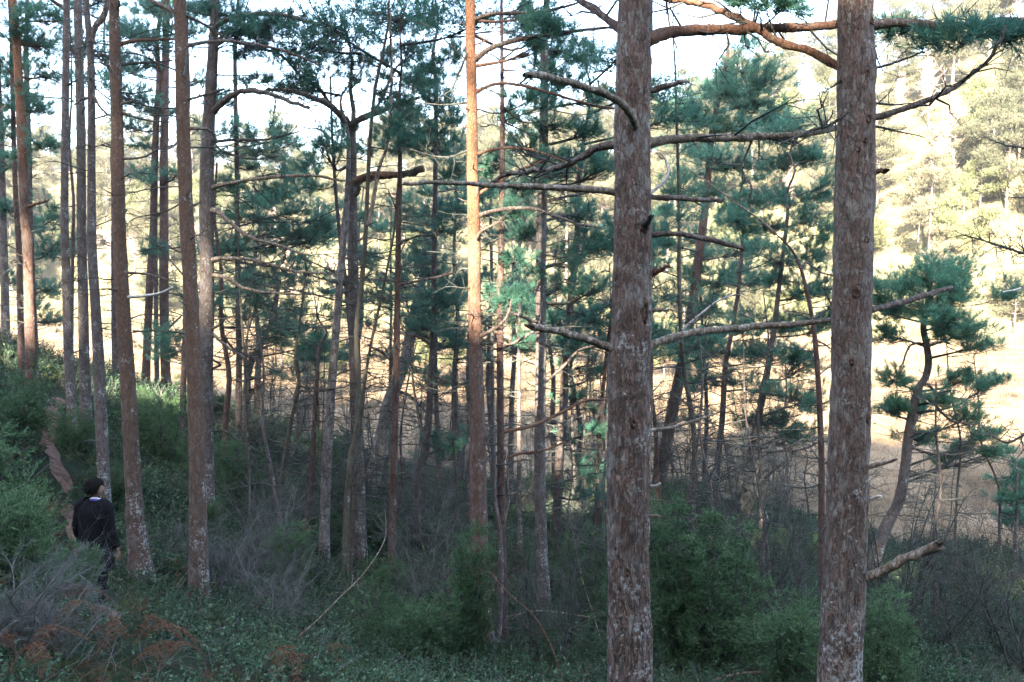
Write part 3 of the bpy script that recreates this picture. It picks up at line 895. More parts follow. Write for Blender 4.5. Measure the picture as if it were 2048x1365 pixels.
pine("spindly crooked stem rising against the thin dark red stem, pale lichen near its foot", 13.7,
     [(984, 665, 6), (985, 760, 7), (987, 900, 8), (990, 1000, 9), (999, 1060, 11), (1010, 1010, 0)][:5] + [(1002, 1150, 11), (998, 1250, 13), (985, 1330, 18)],
     "bark_grey", [([(1003, 1060), (1016, 1010), (1016, 950), (1012, 905)], 3, 1.5, .1, "limb", 3, .3)], (), (5, 700, 1000, .5), ext=0, top_pads=0, sides=12, seed=5, name="deciduous_sapling", cat="sapling", spikes=2)

pine("bluish grey pine stem midway between the sunlit orange stem and the thick reddish stem", 16.2,
     [(1090, 60, 13), (1088, 250, 17), (1085, 380, 19), (1083, 470, 20), (1081, 560, 20), (1082, 700, 21), (1080, 850, 22), (1080, 950, 23), (1083, 1100, 25), (1091, 1228, 28)],
     "bark_grey", [
        ([(1085, 645), (1060, 640), (1020, 625), (975, 620)], 3, 1.2, -.4, "limb", 8, .5),
        ([(1082, 770), (1120, 740), (1160, 700), (1215, 690)], 3.5, 1.5, .4, "limb", 6, .5),
        ([(1085, 405), (1130, 395), (1180, 385)], 4, 2, .4, "limb", 6, .5),
     ],
     [(1080, 140, 36, 24), (1120, 100, 46, 36), (1130, 168, 46, 36), (1190, 200, 38, 28), (1100, 250, 52, 26), (1170, 262, 48, 28), (1060, 300, 50, 24), (1150, 312, 55, 22), (1205, 335, 26, 24),
      (1120, 345, 46, 18), (1160, 430, 46, 28), (1190, 500, 38, 28), (1130, 520, 38, 24), (1050, 470, 34, 20), (1180, 580, 46, 28), (1120, 570, 44, 24)],
     (26, 350, 1120, 1.0), ext=4, top_pads=6, sides=18, seed=6, fill=.7, dn=1.2)

pine("shaded pine stem leaning slightly right, partly hidden left of the thick reddish stem", 19,
     [(1155, 470, 13), (1146, 560, 13), (1138, 640, 14), (1130, 720, 15), (1127, 820, 17), (1120, 900, 18), (1115, 1000, 19), (1108, 1135, 22)],
     "bark_dark", [([(1130, 745), (1160, 735), (1210, 725)], 3, 1.2, .3, "limb", 6, .5)],
     [(1160, 650, 44, 28), (1200, 640, 24, 28), (1190, 740, 32, 28), (1105, 640, 28, 20), (1145, 690, 30, 24), (1195, 860, 30, 20), (1180, 930, 38, 24), (1150, 800, 28, 18), (1170, 990, 36, 20)],
     (18, 560, 1080, .9), ext=4, top_pads=4, sides=14, seed=7, fill=.7, dn=1.2)

pine("very thin straight grey stem standing between the dark red stem and the bluish grey stem", 19,
     [(1040, 575, 6), (1038, 700, 7), (1038, 900, 9), (1040, 1080, 11), (1045, 1132, 12)], "bark_grey", (), [(1030, 640, 26, 16)], (16, 600, 1060, .6), ext=4, top_pads=0, sides=10, seed=8, spikes=4)

pine("pencil thin dead sapling, the nearest thin stem left of the thick reddish stem", 22,
     [(1168, 870, 4), (1166, 960, 5), (1160, 1085, 7)], "bark_dark", (), (), (10, 880, 1040, .7), ext=3, top_pads=0, sides=8, seed=9, name="dead_sapling", cat="sapling", spikes=0)

# ------------------------------------------------------------------ left of the lit stem
pine("tall pine whose stem forks into a Y under a broad flat dark crown", 18,
     [(703, 248, 18), (704, 330, 19), (704, 400, 20), (706, 520, 21), (708, 640, 22), (712, 800, 24), (716, 950, 26), (722, 1145, 30)],
     "bark_grey", [
        ([(703, 262), (692, 243), (664, 215), (625, 195), (585, 182), (530, 180)], 8, 3, -1.0, "limb", 10, .7, [(520, 165, 46, 16), (590, 168, 55, 18), (640, 150, 50, 22)]),
        ([(703, 262), (714, 242), (745, 228), (790, 214), (840, 196)], 7, 3, -.8, "limb", 10, .7, [(770, 190, 45, 18), (830, 165, 40, 24)]),
        ([(703, 262), (707, 225), (700, 175), (705, 120), (690, 55)], 5, 2, .5, "limb", 10, .6, [(690, 120, 44, 26), (730, 130, 40, 24), (680, 60, 50, 22), (715, 165, 34, 16), (650, 100, 42, 22)]),
        ([(664, 216), (640, 180), (600, 150), (560, 110), (500, 95)], 4, 2, -.6, "limb", 12, .6, [(600, 130, 50, 24), (560, 100, 50, 24), (500, 95, 46, 20), (480, 115, 40, 18), (600, 60, 46, 20), (540, 70, 46, 18)]),
        ([(745, 228), (770, 185), (790, 140), (830, 105)], 3.5, 2, .7, "limb", 10, .6, [(770, 150, 40, 24), (790, 115, 44, 26), (830, 105, 38, 26), (760, 75, 46, 22), (810, 62, 40, 20)]),
        ([(708, 365), (735, 353), (770, 350), (805, 350), (848, 339)], 8, 7, -.6, "limb_orange", 3, .3),
        ([(704, 400), (715, 385), (718, 377)], 5, 4, -.2, "limb", 0),
        ([(704, 300), (670, 285), (640, 260), (600, 255)], 3, 1, -.4, "twig", 9, .5),
        ([(706, 560), (670, 545), (610, 520)], 3, 1, -.4, "limb", 9, .5),
     ],
     [(650, 290, 30, 14)],
     (12, 420, 1080, .9), ext=0, top_pads=0, sides=18, seed=10, fill=.9, dn=1.2, pad_dy=1.8)

pine("pale grey leaning stem just left of the forked pine", 17.5,
     [(697, 330, 9), (693, 410, 12), (688, 460, 14), (677, 600, 15), (665, 750, 17), (656, 880, 20), (650, 1020, 21), (648, 1155, 24)],
     "bark_pale", [([(664, 755), (700, 740), (740, 745)], 2.5, 1, -.3, "twig", 6, .4), ([(688, 570), (650, 560), (600, 545)], 2.5, 1, -.3, "twig", 8, .5)],
     (), (12, 480, 1100, .8), ext=2.5, top_pads=2, sides=16, seed=11)

pine("slender brown-green sapling winding up in front of the forked pine", 16.5,
     [(776, 50, 5), (765, 110, 6), (750, 180, 7), (740, 280, 8), (735, 380, 8), (731, 470, 9), (724, 560, 10), (713, 660, 10), (715, 740, 11), (717, 800, 12), (711, 870, 12), (701, 920, 12), (694, 1010, 13), (690, 1135, 15)],
     "bark_moss", [([(738, 450), (757, 340), (775, 290), (783, 172), (780, 20)], 4, 2.2, .2, "limb_pale", 10, .5)],
     (), (26, 80, 1050, .9), ext=2, top_pads=0, sides=12, seed=12, name="deciduous_sapling", cat="sapling", spikes=2)

pine("whippy thin sapling bending right, in front of the straight dark brown stem", 17,
     [(799, 330, 3), (790, 440, 4), (787, 470, 4.5), (770, 560, 5), (757, 620, 5.5), (740, 700, 6), (727, 780, 7), (716, 900, 8), (706, 1030, 9), (700, 1130, 10)],
     "bark_moss", (), (), (22, 340, 1050, .7), ext=1.5, top_pads=0, sides=10, seed=13, name="deciduous_sapling", cat="sapling", spikes=0)

pine("straight narrow dark brown stem right of the forked pine", 17,
     [(800, 300, 8), (799, 380, 10), (797, 470, 11), (795, 600, 12), (793, 720, 13), (790, 850, 14), (786, 1000, 15), (782, 1178, 17)],
     "bark_red", [([(797, 487), (840, 472), (868, 470)], 2.5, 1.2, -.3, "twig", 5, .4), ([(796, 570), (850, 560), (905, 545)], 3, 1.5, -.3, "limb", 8, .4), ([(795, 562), (760, 560), (728, 560)], 3, 1.2, -.3, "limb", 5, .4)],
     [(815, 290, 44, 28), (785, 250, 30, 18), (825, 235, 34, 24)], (22, 400, 1100, .9), ext=3, top_pads=4, sides=14, seed=14)

pine("dark mid-distance pine stem second to the left of the sunlit orange stem", 21,
     [(872, 180, 8), (870, 400, 10), (868, 560, 11), (868, 650, 12), (862, 750, 13), (858, 830, 15), (850, 900, 16), (838, 960, 17), (828, 1088, 20)],
     "bark_dark", [([(866, 752), (900, 765), (945, 770)], 3, 1.5, .2, "limb", 5, .4), ([(862, 690), (830, 672), (800, 690)], 4, 2, -.4, "limb", 6, .5)],
     [(860, 45, 46, 30), (905, 110, 26, 26), (858, 130, 40, 46), (872, 200, 46, 42), (855, 262, 55, 34), (820, 292, 44, 30), (885, 300, 48, 30), (808, 225, 34, 26), (890, 420, 40, 28), (880, 460, 48, 28), (858, 540, 55, 30), (840, 500, 38, 20),
      (882, 600, 46, 28), (900, 690, 34, 24), (880, 765, 38, 22), (895, 890, 44, 22), (850, 655, 44, 20), (905, 240, 24, 24), (905, 340, 26, 24)],
     (20, 480, 1000, 1.0), ext=3, top_pads=4, sides=14, seed=15, fill=.7, dn=1.4)

pine("stout pine stem leaning far to the right in front of the bright bog", 26,
     [(850, 540, 14), (845, 557, 17), (825, 650, 22), (811, 718, 25), (783, 794, 29), (759, 898, 31), (745, 960, 33), (733, 1003, 36)],
     "bark_pale", [([(822, 665), (850, 672), (885, 690)], 5, 2.5, .3, "limb", 6, .5), ([(800, 740), (770, 710), (735, 690)], 4, 2, -.3, "limb", 7, .6), ([(790, 780), (830, 800), (870, 850)], 4, 1.5, .3, "limb", 8, .6)],
     [(830, 520, 40, 22), (800, 560, 34, 20), (860, 590, 36, 22), (770, 600, 34, 18)], (14, 600, 960, 1.1), ext=2.5, top_pads=3, sides=18, seed=16)

pine("small crooked pine with a bulging pale foot, third stem left of the pale leaning one", 24,
     [(552, 600, 9), (544, 640, 11), (530, 672, 13), (515, 700, 15), (500, 728, 17), (495, 760, 14), (493, 794, 16), (486, 840, 20)],
     "bark_grey", [([(497, 735), (520, 700), (545, 690)], 4, 2, .2, "limb", 6, .5), ([(495, 800), (512, 775), (520, 765)], 5, 2.5, .2, "limb_orange", 3, .4), ([(500, 725), (460, 690), (440, 660)], 4, 2, -.2, "limb", 8, .5)],
     [(560, 545, 55, 32), (500, 560, 46, 28), (590, 562, 42, 24), (520, 610, 36, 22), (590, 620, 36, 22), (560, 680, 38, 22), (620, 690, 34, 22), (540, 500, 40, 22)], (12, 560, 800, .9), ext=1.5, top_pads=2, sides=14, seed=17)

pine("straight slim stem with layered dark boughs right of the paired left stems", 23.5,
     [(470, 120, 8), (473, 300, 9), (475, 480, 10), (476, 590, 11), (478, 720, 12), (477, 850, 14)],
     "bark_dark", (),
     [(470, 265, 55, 28), (520, 300, 64, 24), (500, 332, 55, 20), (560, 392, 46, 20), (600, 420, 55, 24), (540, 380, 46, 28), (640, 442, 38, 28), (455, 490, 38, 24), (450, 380, 30, 20), (580, 340, 34, 18), (500, 430, 50, 22), (550, 460, 50, 22), (610, 470, 46, 24), (660, 470, 28, 20), (560, 270, 24, 30), (440, 200, 30, 20)],
     (20, 450, 830, 1.0), ext=4, top_pads=4, sides=12, seed=18, fill=.7, dn=1.2)

# ------------------------------------------------------------------ the left hillside
pine("pale barked stem cut by the left edge of the picture", 26,
     [(-6, 100, 11), (2, 300, 12), (6, 450, 14), (10, 600, 15), (12, 692, 18)], "bark_grey", (), [(20, 330, 40, 20), (10, 420, 40, 22), (15, 240, 34, 20), (5, 560, 30, 22)], (8, 350, 660, .8), ext=5, top_pads=3, sides=12, seed=20)
pine("stem with sunlit orange upper bark near the left edge, highest on the slope", 21,
     [(26, 0, 13), (30, 35, 14), (41, 220, 17), (46, 340, 18), (52, 450, 19), (57, 485, 20), (60, 620, 21), (65, 775, 25)], "bark_scots",
     [([(50, 415), (75, 408), (100, 400)], 4, 2, -.2, "limb_orange", 2, .2)],
     [(30, 50, 40, 34), (80, 90, 38, 30), (20, 140, 36, 28), (90, 150, 34, 24), (90, 290, 38, 20), (70, 220, 30, 20), (60, 20, 34, 20), (110, 40, 30, 20)], (10, 200, 700, .8), ext=4, top_pads=4, sides=16, seed=21, fill=.8, dn=1.3, limb="limb_orange")
pine("narrow stem touching the sunlit-topped stem on its left", 23,
     [(22, 60, 7), (28, 300, 9), (33, 420, 10), (38, 500, 11), (41, 640, 12), (44, 768, 15)], "bark_red", (), [(15, 270, 28, 22), (20, 210, 30, 20)], (10, 300, 720, .8), ext=5, top_pads=3, sides=12, seed=22)
pine("half hidden thin stem touching the sunlit-topped stem on its right", 28,
     [(52, 100, 9), (58, 300, 10), (60, 420, 10), (66, 600, 11), (71, 702, 13)], "bark_red", (), [(100, 500, 50, 34), (90, 580, 55, 28), (70, 450, 38, 28), (100, 640, 36, 26), (110, 430, 34, 24)], (8, 300, 680, .9), ext=5, top_pads=3, sides=12, seed=23)
pine("straight grey stem standing beside the upper bend of the footpath", 19.5,
     [(133, 0, 12), (131, 200, 14), (129, 430, 15), (133, 560, 17), (137, 700, 18), (142, 800, 19), (147, 890, 22)], "bark_grey",
     [([(132, 20), (110, 5), (90, -10)], 4, 3, -.2, "limb", 4, .4), ([(130, 175), (145, 165), (155, 160)], 2.5, 1.5, -.2, "twig", 2, .2)], (), (11, 40, 820, .8), ext=7, top_pads=7, sides=18, seed=24)
pine("thin reddish stem seen behind the straight grey stem by the footpath", 26,
     [(147, 400, 6), (146, 480, 7), (144, 600, 7), (142, 762, 9)], "bark_red", (), (), (6, 450, 720, .7), ext=6, top_pads=3, sides=10, seed=25, spikes=4)
pine("middle one of the three stems standing above the person, dark with a pale foot", 20.5,
     [(155, 0, 15), (158, 100, 16), (162, 270, 17), (163, 460, 18), (166, 580, 19), (168, 700, 20), (173, 858, 23)], "bark_grey",
     [([(158, 130), (150, 110), (138, 90)], 3, 2, -.2, "limb", 3, .3)], (), (12, 40, 800, .9), ext=7, top_pads=7, sides=18, seed=26)
pine("grey stem directly behind the person, big limb forking off high up", 15.5,
     [(172, 0, 11), (180, 90, 13), (183, 200, 14), (183, 400, 16), (184, 500, 18), (190, 600, 19), (196, 700, 21), (204, 880, 24), (210, 1000, 25), (217, 1090, 29)], "bark_grey",
     [([(182, 85), (190, 55), (206, 35), (213, 15), (215, -30)], 6, 5, .1, "limb", 3, .3), ([(183, 195), (162, 200), (150, 210)], 3, 2, -.2, "limb", 3, .3), ([(183, 180), (200, 215), (232, 240)], 3, 1.5, -.2, "limb", 4, .3), ([(183, 112), (205, 111), (222, 115)], 4, 3, .2, "limb", 2, .2)],
     (), (13, 60, 1000, .9), ext=7, top_pads=8, sides=22, seed=27, step=.06)
pine("bright orange-barked stem right of the person, leaning left at the top", 13,
     [(228, 0, 19), (230, 100, 21), (234, 240, 23), (237, 400, 24), (240, 500, 26), (248, 650, 28), (258, 800, 30), (263, 900, 32), (270, 1030, 34), (283, 1152, 44)], "bark_scots_brown",
     [([(236, 90), (270, 82), (310, 80), (350, 78)], 3.5, 2.5, .4, "limb_orange", 4, .4), ([(238, 210), (255, 205), (270, 200)], 3, 2, -.2, "limb", 1, .1), ([(238, 225), (290, 240), (340, 245)], 2.5, 1.2, -.3, "twig", 5, .4),
      ([(246, 318), (285, 315), (320, 298), (345, 290)], 2.5, 1.2, -.3, "twig", 6, .3), ([(252, 595), (290, 592), (325, 585), (346, 575)], 3, 2.2, -.4, "deadwood", 1, .1), ([(232, 130), (290, 126), (345, 122)], 3, 2, .4, "twig", 8, .4),
      ([(244, 545), (300, 550), (360, 565)], 2.5, 1.2, .2, "limb", 3, .3), ([(232, 20), (238, 12), (239, 3)], 3, 2, -.2, "twig", 0)],
     (), (7, 40, 700, .9), ext=8, top_pads=10, sides=30, seed=28, step=.04, limb="limb_orange", spikes=26, bump=.045)
pine("thin dark stem showing just left of the bright orange-barked stem", 28,
     [(228, 400, 10), (228, 500, 11), (229, 650, 12), (232, 772, 14)], "bark_dark", (), (), (8, 450, 740, .8), ext=6, top_pads=3, sides=12, seed=29)
pine("reddish leaning pine at the crest, leftmost of the three against the bright bog", 30,
     [(318, 160, 11), (312, 260, 12), (309, 340, 13), (306, 470, 14), (300, 560, 15), (296, 650, 15), (290, 792, 18)], "bark_red",
     [([(300, 660), (280, 663), (265, 662)], 2.5, 2, -.2, "limb", 0)],
     [(265, 60, 36, 36), (300, 130, 36, 28), (270, 200, 36, 24), (310, 220, 34, 24), (262, 250, 36, 20), (300, 20, 36, 28), (255, 140, 30, 20), (285, 290, 30, 16)], (12, 300, 740, 1.0), ext=5, top_pads=4, sides=14, seed=30, fill=.8)
pine("slimmest of the three crest pines standing against the bright bog", 32,
     [(312, 300, 7), (311, 450, 8), (312, 600, 9), (314, 770, 10)], "bark_dark", (), (), (8, 400, 740, .8), ext=5, top_pads=3, sides=10, seed=31, spikes=5)
pine("dark brown pine at the crest, rightmost of the three against the bright bog", 30,
     [(333, 0, 12), (330, 200, 15), (328, 330, 16), (328, 470, 17), (328, 600, 18), (330, 700, 18), (333, 785, 20)], "bark_red",
     [([(334, 490), (350, 500), (362, 505)], 3, 2, .2, "limb", 2, .2), ([(333, 660), (355, 640), (365, 630)], 3, 1.5, .2, "limb", 2, .2), ([(330, 300), (350, 290), (380, 262)], 3, 1.5, .3, "limb", 5, .4)],
     [(345, 50, 30, 34), (385, 60, 36, 30), (350, 350, 30, 16), (290, 350, 30, 14), (400, 160, 30, 18)], (14, 250, 740, 1.1), ext=5, top_pads=4, sides=14, seed=32, fill=.8)
pine("sturdy brown stem in front of the paired stems, grey lichen on its foot", 12.8,
     [(360, 0, 24), (364, 130, 26), (366, 260, 26), (372, 400, 27), (377, 500, 28), (384, 650, 29), (390, 780, 30), (394, 920, 33), (396, 1050, 36), (399, 1200, 42)], "bark_scots_brown",
     [([(352, 26), (330, 14), (300, 0), (280, -20)], 5, 4, .3, "limb", 2, .3), ([(372, 110), (372, 135), (366, 152)], 4, 2, -.3, "twig", 0), ([(376, 200), (410, 190), (448, 178)], 3, 2, -.3, "limb", 3, .3), ([(372, 92), (420, 84), (470, 84), (560, 100), (640, 130)], 4, 2, .6, "limb", 10, .6),
      ([(372, 32), (410, 50), (450, 75), (490, 88)], 3, 2, .6, "limb", 6, .5), ([(380, 258), (410, 258), (425, 265), (435, 285)], 3.5, 2.5, .2, "limb", 2, .2)],
     (), (9, 20, 700, 1.3), ext=8, top_pads=10, sides=30, seed=33, step=.04, spikes=20, bump=.045)
pine("grey-brown stem hidden low down by the sturdy brown stem, long bare limbs reaching right", 17,
     [(430, 0, 16), (427, 80, 19), (423, 160, 22), (419, 220, 24), (415, 300, 26), (413, 420, 28), (414, 520, 27), (414, 620, 28), (411, 750, 28), (413, 900, 28), (415, 1015, 31)], "bark_grey",
     [([(420, 228), (440, 210), (462, 192), (490, 182), (530, 186), (570, 200), (620, 216)], 7, 3, -.5, "limb", 12, .8), ([(418, 378), (445, 370), (500, 360), (560, 354), (620, 352), (690, 362)], 4.5, 2, -.4, "limb_pale", 7, .5),
      ([(414, 425), (432, 422), (460, 445), (500, 475), (545, 488), (610, 510)], 5, 2, -.5, "limb_pale", 16, .7), ([(414, 525), (440, 517), (500, 520), (540, 530), (600, 545), (680, 548)], 4.5, 1.5, -.5, "limb_pale", 12, .6),
      ([(414, 550), (450, 555), (485, 575), (530, 585), (590, 588)], 4.5, 1.5, -.3, "limb_pale", 10, .5), ([(418, 285), (470, 280), (540, 278), (600, 262)], 3.5, 1.2, -.4, "twig", 14, .6), ([(424, 280), (445, 302), (500, 318), (560, 312)], 3, 1.2, -.4, "twig", 8, .5),
      ([(423, 60), (450, 42), (500, 30), (560, 30), (640, 50)], 6, 3, -.4, "limb", 14, .8), ([(422, 75), (470, 85), (520, 95)], 4, 2, -.2, "limb", 6, .5), ([(418, 660), (440, 650), (448, 640)], 3.5, 2, -.3, "twig", 1, .1), ([(418, 740), (440, 730), (425, 720)], 3, 2, -.3, "twig", 0),
      ([(416, 660), (450, 690), (480, 710), (500, 722)], 3.5, 2, -.2, "limb", 7, .5)],
     [(400, 20, 34, 30), (450, 30, 50, 22), (510, 55, 50, 18), (560, 40, 50, 16), (470, 65, 36, 18)], (14, 20, 900, 1.3), ext=6, top_pads=8, sides=24, seed=34, dn=1.5, step=.06)
pine("dim stem peeping out left of the sturdy brown stem", 22,
     [(372, 500, 9), (370, 680, 11), (366, 800, 12), (368, 930, 14)], "bark_dark", (), (), (8, 520, 880, .7), ext=7, top_pads=3, sides=12, seed=35, spikes=4)

# ------------------------------------------------------------------ between and beyond the two thick stems
pine("thin mossy sapling snaking upward right of the thick reddish stem", 19,
     [(1346, 60, 3), (1350, 130, 4), (1352, 200, 5), (1356, 330, 6), (1358, 450, 7), (1358, 550, 8), (1363, 690, 9), (1372, 760, 10), (1382, 822, 11), (1388, 870, 11), (1390, 950, 12), (1386, 1010, 12), (1381, 1125, 14)],
     "bark_moss", [([(1388, 850), (1372, 838), (1346, 848), (1305, 862)], 3, 1.5, -.2, "limb", 3, .4), ([(1364, 660), (1400, 630), (1440, 600), (1490, 585)], 3, 1.2, -.3, "deadwood", 10, .5)], (), (26, 120, 1060, .9), ext=2, top_pads=0, sides=12, seed=40, name="deciduous_sapling", cat="sapling", spikes=1)
pine("red-barked leaning pine between the two thick stems, wide shaded teal crown", 27,
     [(1450, 140, 9), (1425, 260, 12), (1412, 400, 15), (1402, 480, 17), (1386, 600, 19), (1373, 680, 21), (1350, 800, 24), (1332, 890, 26), (1313, 990, 30)],
     "bark_red", [([(1375, 690), (1410, 655), (1440, 650), (1470, 665)], 4, 2, .2, "limb", 4, .5)],
     [(1480, 140, 44, 30), (1530, 152, 46, 38), (1440, 182, 46, 34), (1500, 202, 60, 34), (1400, 232, 44, 34), (1460, 252, 55, 34), (1550, 232, 38, 28), (1365, 220, 36, 28), (1390, 302, 55, 28), (1460, 332, 55, 28),
      (1350, 380, 36, 24), (1420, 382, 55, 28), (1400, 480, 55, 28), (1480, 500, 55, 28), (1440, 560, 55, 28), (1340, 590, 36, 28), (1420, 620, 46, 28), (1350, 690, 28, 28), (1430, 700, 50, 28), (1330, 480, 26, 24)],
     (18, 420, 950, 1.2), ext=1.5, top_pads=0, sides=18, seed=41, fill=1.0, dn=1.45, pad_dy=1.8)
pine("dark pine with drooping boughs right behind the mossy snaking sapling", 22,
     [(1490, 420, 6), (1480, 550, 7), (1466, 650, 9), (1451, 730, 11), (1445, 830, 12), (1436, 920, 13), (1430, 1000, 14), (1430, 1085, 16)],
     "bark_dark", (), [(1500, 402, 50, 26), (1540, 452, 55, 26), (1470, 440, 40, 22), (1520, 560, 55, 30), (1500, 640, 50, 30), (1520, 710, 50, 26), (1450, 762, 50, 22), (1540, 782, 50, 26), (1400, 760, 34, 18)],
     (22, 650, 1040, 1.3), ext=2, top_pads=2, sides=12, seed=42, fill=1.0, dn=1.4)
pine("dark slanting pine just left of the slim red stem, dense low boughs", 21.5,
     [(1575, 430, 7), (1560, 560, 9), (1545, 680, 11), (1530, 770, 13), (1520, 820, 14), (1500, 920, 16), (1482, 1020, 17), (1466, 1075, 20)],
     "bark_dark", [([(1500, 925), (1540, 905), (1600, 900), (1640, 885)], 4, 1.5, .2, "limb", 8, .6), ([(1480, 1020), (1530, 960), (1560, 930)], 6, 3, -.2, "bark_dark", 4, .5)],
     [(1560, 332, 50, 24), (1600, 312, 38, 20), (1580, 402, 50, 28), (1640, 392, 28, 24), (1620, 442, 38, 28), (1560, 522, 50, 28), (1630, 502, 32, 36), (1600, 582, 46, 32), (1580, 652, 46, 28), (1640, 652, 24, 36), (1600, 732, 46, 32), (1620, 802, 34, 28), (1645, 575, 24, 34), (1560, 840, 46, 18), (1500, 842, 46, 18), (1590, 872, 44, 16)],
     (20, 780, 1040, 1.3), ext=2, top_pads=2, sides=14, seed=43, fill=1.0, dn=1.4)
pine("slim red-brown stem rising close to the left of the lichen-footed thick stem", 15,
     [(1551, 468, 4), (1570, 485, 5), (1590, 510, 6), (1604, 545, 7), (1614, 585, 8), (1625, 640, 9), (1631, 690, 10), (1637, 770, 11), (1640, 830, 12), (1643, 920, 12), (1643, 1000, 13), (1643, 1170, 14), (1643, 1245, 16)],
     "bark_red", [([(1552, 470), (1520, 440), (1468, 403), (1420, 368), (1382, 342)], 2.5, 1.2, .3, "limb_pale", 6, .4), ([(1603, 538), (1612, 525), (1628, 535), (1650, 548), (1690, 552)], 2.5, 1.5, .1, "limb", 2, .3), ([(1630, 680), (1650, 690), (1680, 710)], 2.5, 1, .2, "limb", 3, .3)],
     (), (20, 620, 1150, .8), ext=0, top_pads=0, sides=14, seed=44)
pine("bushy pine with rounded green clumps and a curved stem, right of both thick stems", 20,
     [(1862, 560, 8), (1856, 600, 10), (1847, 653, 12), (1853, 690, 13), (1857, 725, 14), (1851, 755, 15), (1838, 775, 16), (1827, 815, 17), (1817, 870, 18), (1812, 920, 20), (1805, 970, 21), (1795, 1010, 23), (1776, 1045, 25), (1756, 1095, 26), (1746, 1145, 27), (1742, 1205, 29)],
     "bark_grey", [([(1852, 690), (1832, 687), (1818, 695), (1808, 720), (1800, 738)], 3, 1.5, -.2, "limb", 4, .4), ([(1852, 695), (1880, 685), (1900, 680)], 3.5, 2, .2, "limb", 4, .4), ([(1856, 770), (1880, 790), (1920, 800)], 3, 1.5, .2, "limb", 6, .4),
                   ([(1836, 790), (1860, 800), (1900, 840), (1950, 850)], 3.5, 1.5, -.2, "limb", 12, .6), ([(1815, 890), (1850, 905), (1900, 910), (1940, 905)], 3, 1.5, .2, "limb", 10, .5)],
     [(1850, 558, 52, 32), (1918, 548, 40, 32), (1900, 592, 46, 28), (1800, 570, 38, 26), (1780, 622, 38, 26), (1860, 622, 40, 22), (1770, 672, 28, 26), (1920, 655, 46, 24), (1960, 690, 32, 18), (1895, 640, 38, 20), (1790, 762, 34, 20),
      (1925, 758, 46, 14), (1970, 770, 28, 13), (1880, 802, 36, 16), (1838, 812, 36, 18), (1960, 872, 28, 18), (1925, 902, 34, 14), (1780, 822, 28, 18), (1938, 832, 34, 14), (1840, 880, 30, 14), (1760, 590, 26, 26), (1985, 905, 22, 12)],
     (14, 760, 1120, .9), ext=0, top_pads=0, sides=18, seed=45, needle="needle_green_skylit", fill=.75, dn=1.9, pad_dy=1.0, step=.06)
pine("young pine half cut by the right edge, low green tufts", 22,
     [(2034, 945, 5), (2034, 1000, 6), (2032, 1060, 8), (2030, 1120, 10)], "bark_grey", (), [(2030, 960, 32, 20), (2045, 990, 28, 20), (2010, 1000, 26, 14), (2050, 930, 20, 16), (2025, 1030, 28, 14), (2046, 1045, 24, 16)], (8, 980, 1090, .7), ext=0, top_pads=0, sides=10, seed=46, needle="needle_green_skylit", dn=1.45, spikes=2)
pine("bare dark tree just outside the right edge, drooping twigs hanging into view", 15,
     [(2120, 200, 12), (2118, 500, 14), (2110, 800, 16), (2105, 1150, 20)], "bark_dark",
     [([(2118, 520), (2060, 510), (2010, 495), (1960, 480), (1925, 470)], 4, 1.2, -.3, "twig", 34, .6), ([(2115, 850), (2060, 865), (2010, 885), (1960, 850)], 4, 1.2, -.3, "twig", 22, .6), ([(2118, 560), (2070, 570), (2030, 580), (2005, 585)], 3.5, 1.5, -.2, "deadwood", 3, .2),
      ([(2118, 330), (2060, 300), (2010, 290), (1980, 280)], 3, 1, -.2, "twig", 16, .5), ([(2118, 420), (2070, 400), (2020, 395)], 3, 1, -.2, "twig", 14, .5)], (), (0, 0, 0, 1), ext=4, top_pads=0, sides=12, seed=47, name="bare_tree", cat="bare tree", spikes=0)
pine("stunted dead pine with grey spidery twigs, beyond the forked pine's foot", 24,
     [(600, 640, 4), (592, 700, 6), (598, 760, 7), (590, 800, 8), (598, 850, 8), (585, 900, 9), (575, 1000, 11)], "bark_grey", (), [(625, 700, 28, 16)], (22, 650, 960, .9), ext=0, top_pads=0, sides=10, seed=48, name="bare_tree", cat="bare tree", spikes=0)
pine("leafless birch sapling with crooked light stem, left of the pale leaning stem", 18,
     [(610, 560, 3), (600, 640, 4), (590, 720, 6), (598, 770, 7), (585, 830, 8), (572, 900, 9), (560, 980, 10), (552, 1060, 11), (548, 1130, 13)], "bark_moss", (), (), (30, 570, 1080, .9), ext=1, top_pads=0, sides=10, seed=49, name="deciduous_sapling", cat="sapling", spikes=0)
pine("dark slim stem immediately left of the pale leaning stem", 17.5,
     [(640, 690, 6), (634, 760, 8), (628, 860, 10), (622, 960, 11), (614, 1060, 12), (610, 1170, 14)], "bark_red", [([(634, 782), (660, 778), (690, 775)], 2.5, 1.5, -.2, "limb", 2, .3)], (), (22, 700, 1120, .8), ext=1, top_pads=0, sides=10, seed=50, spikes=6)

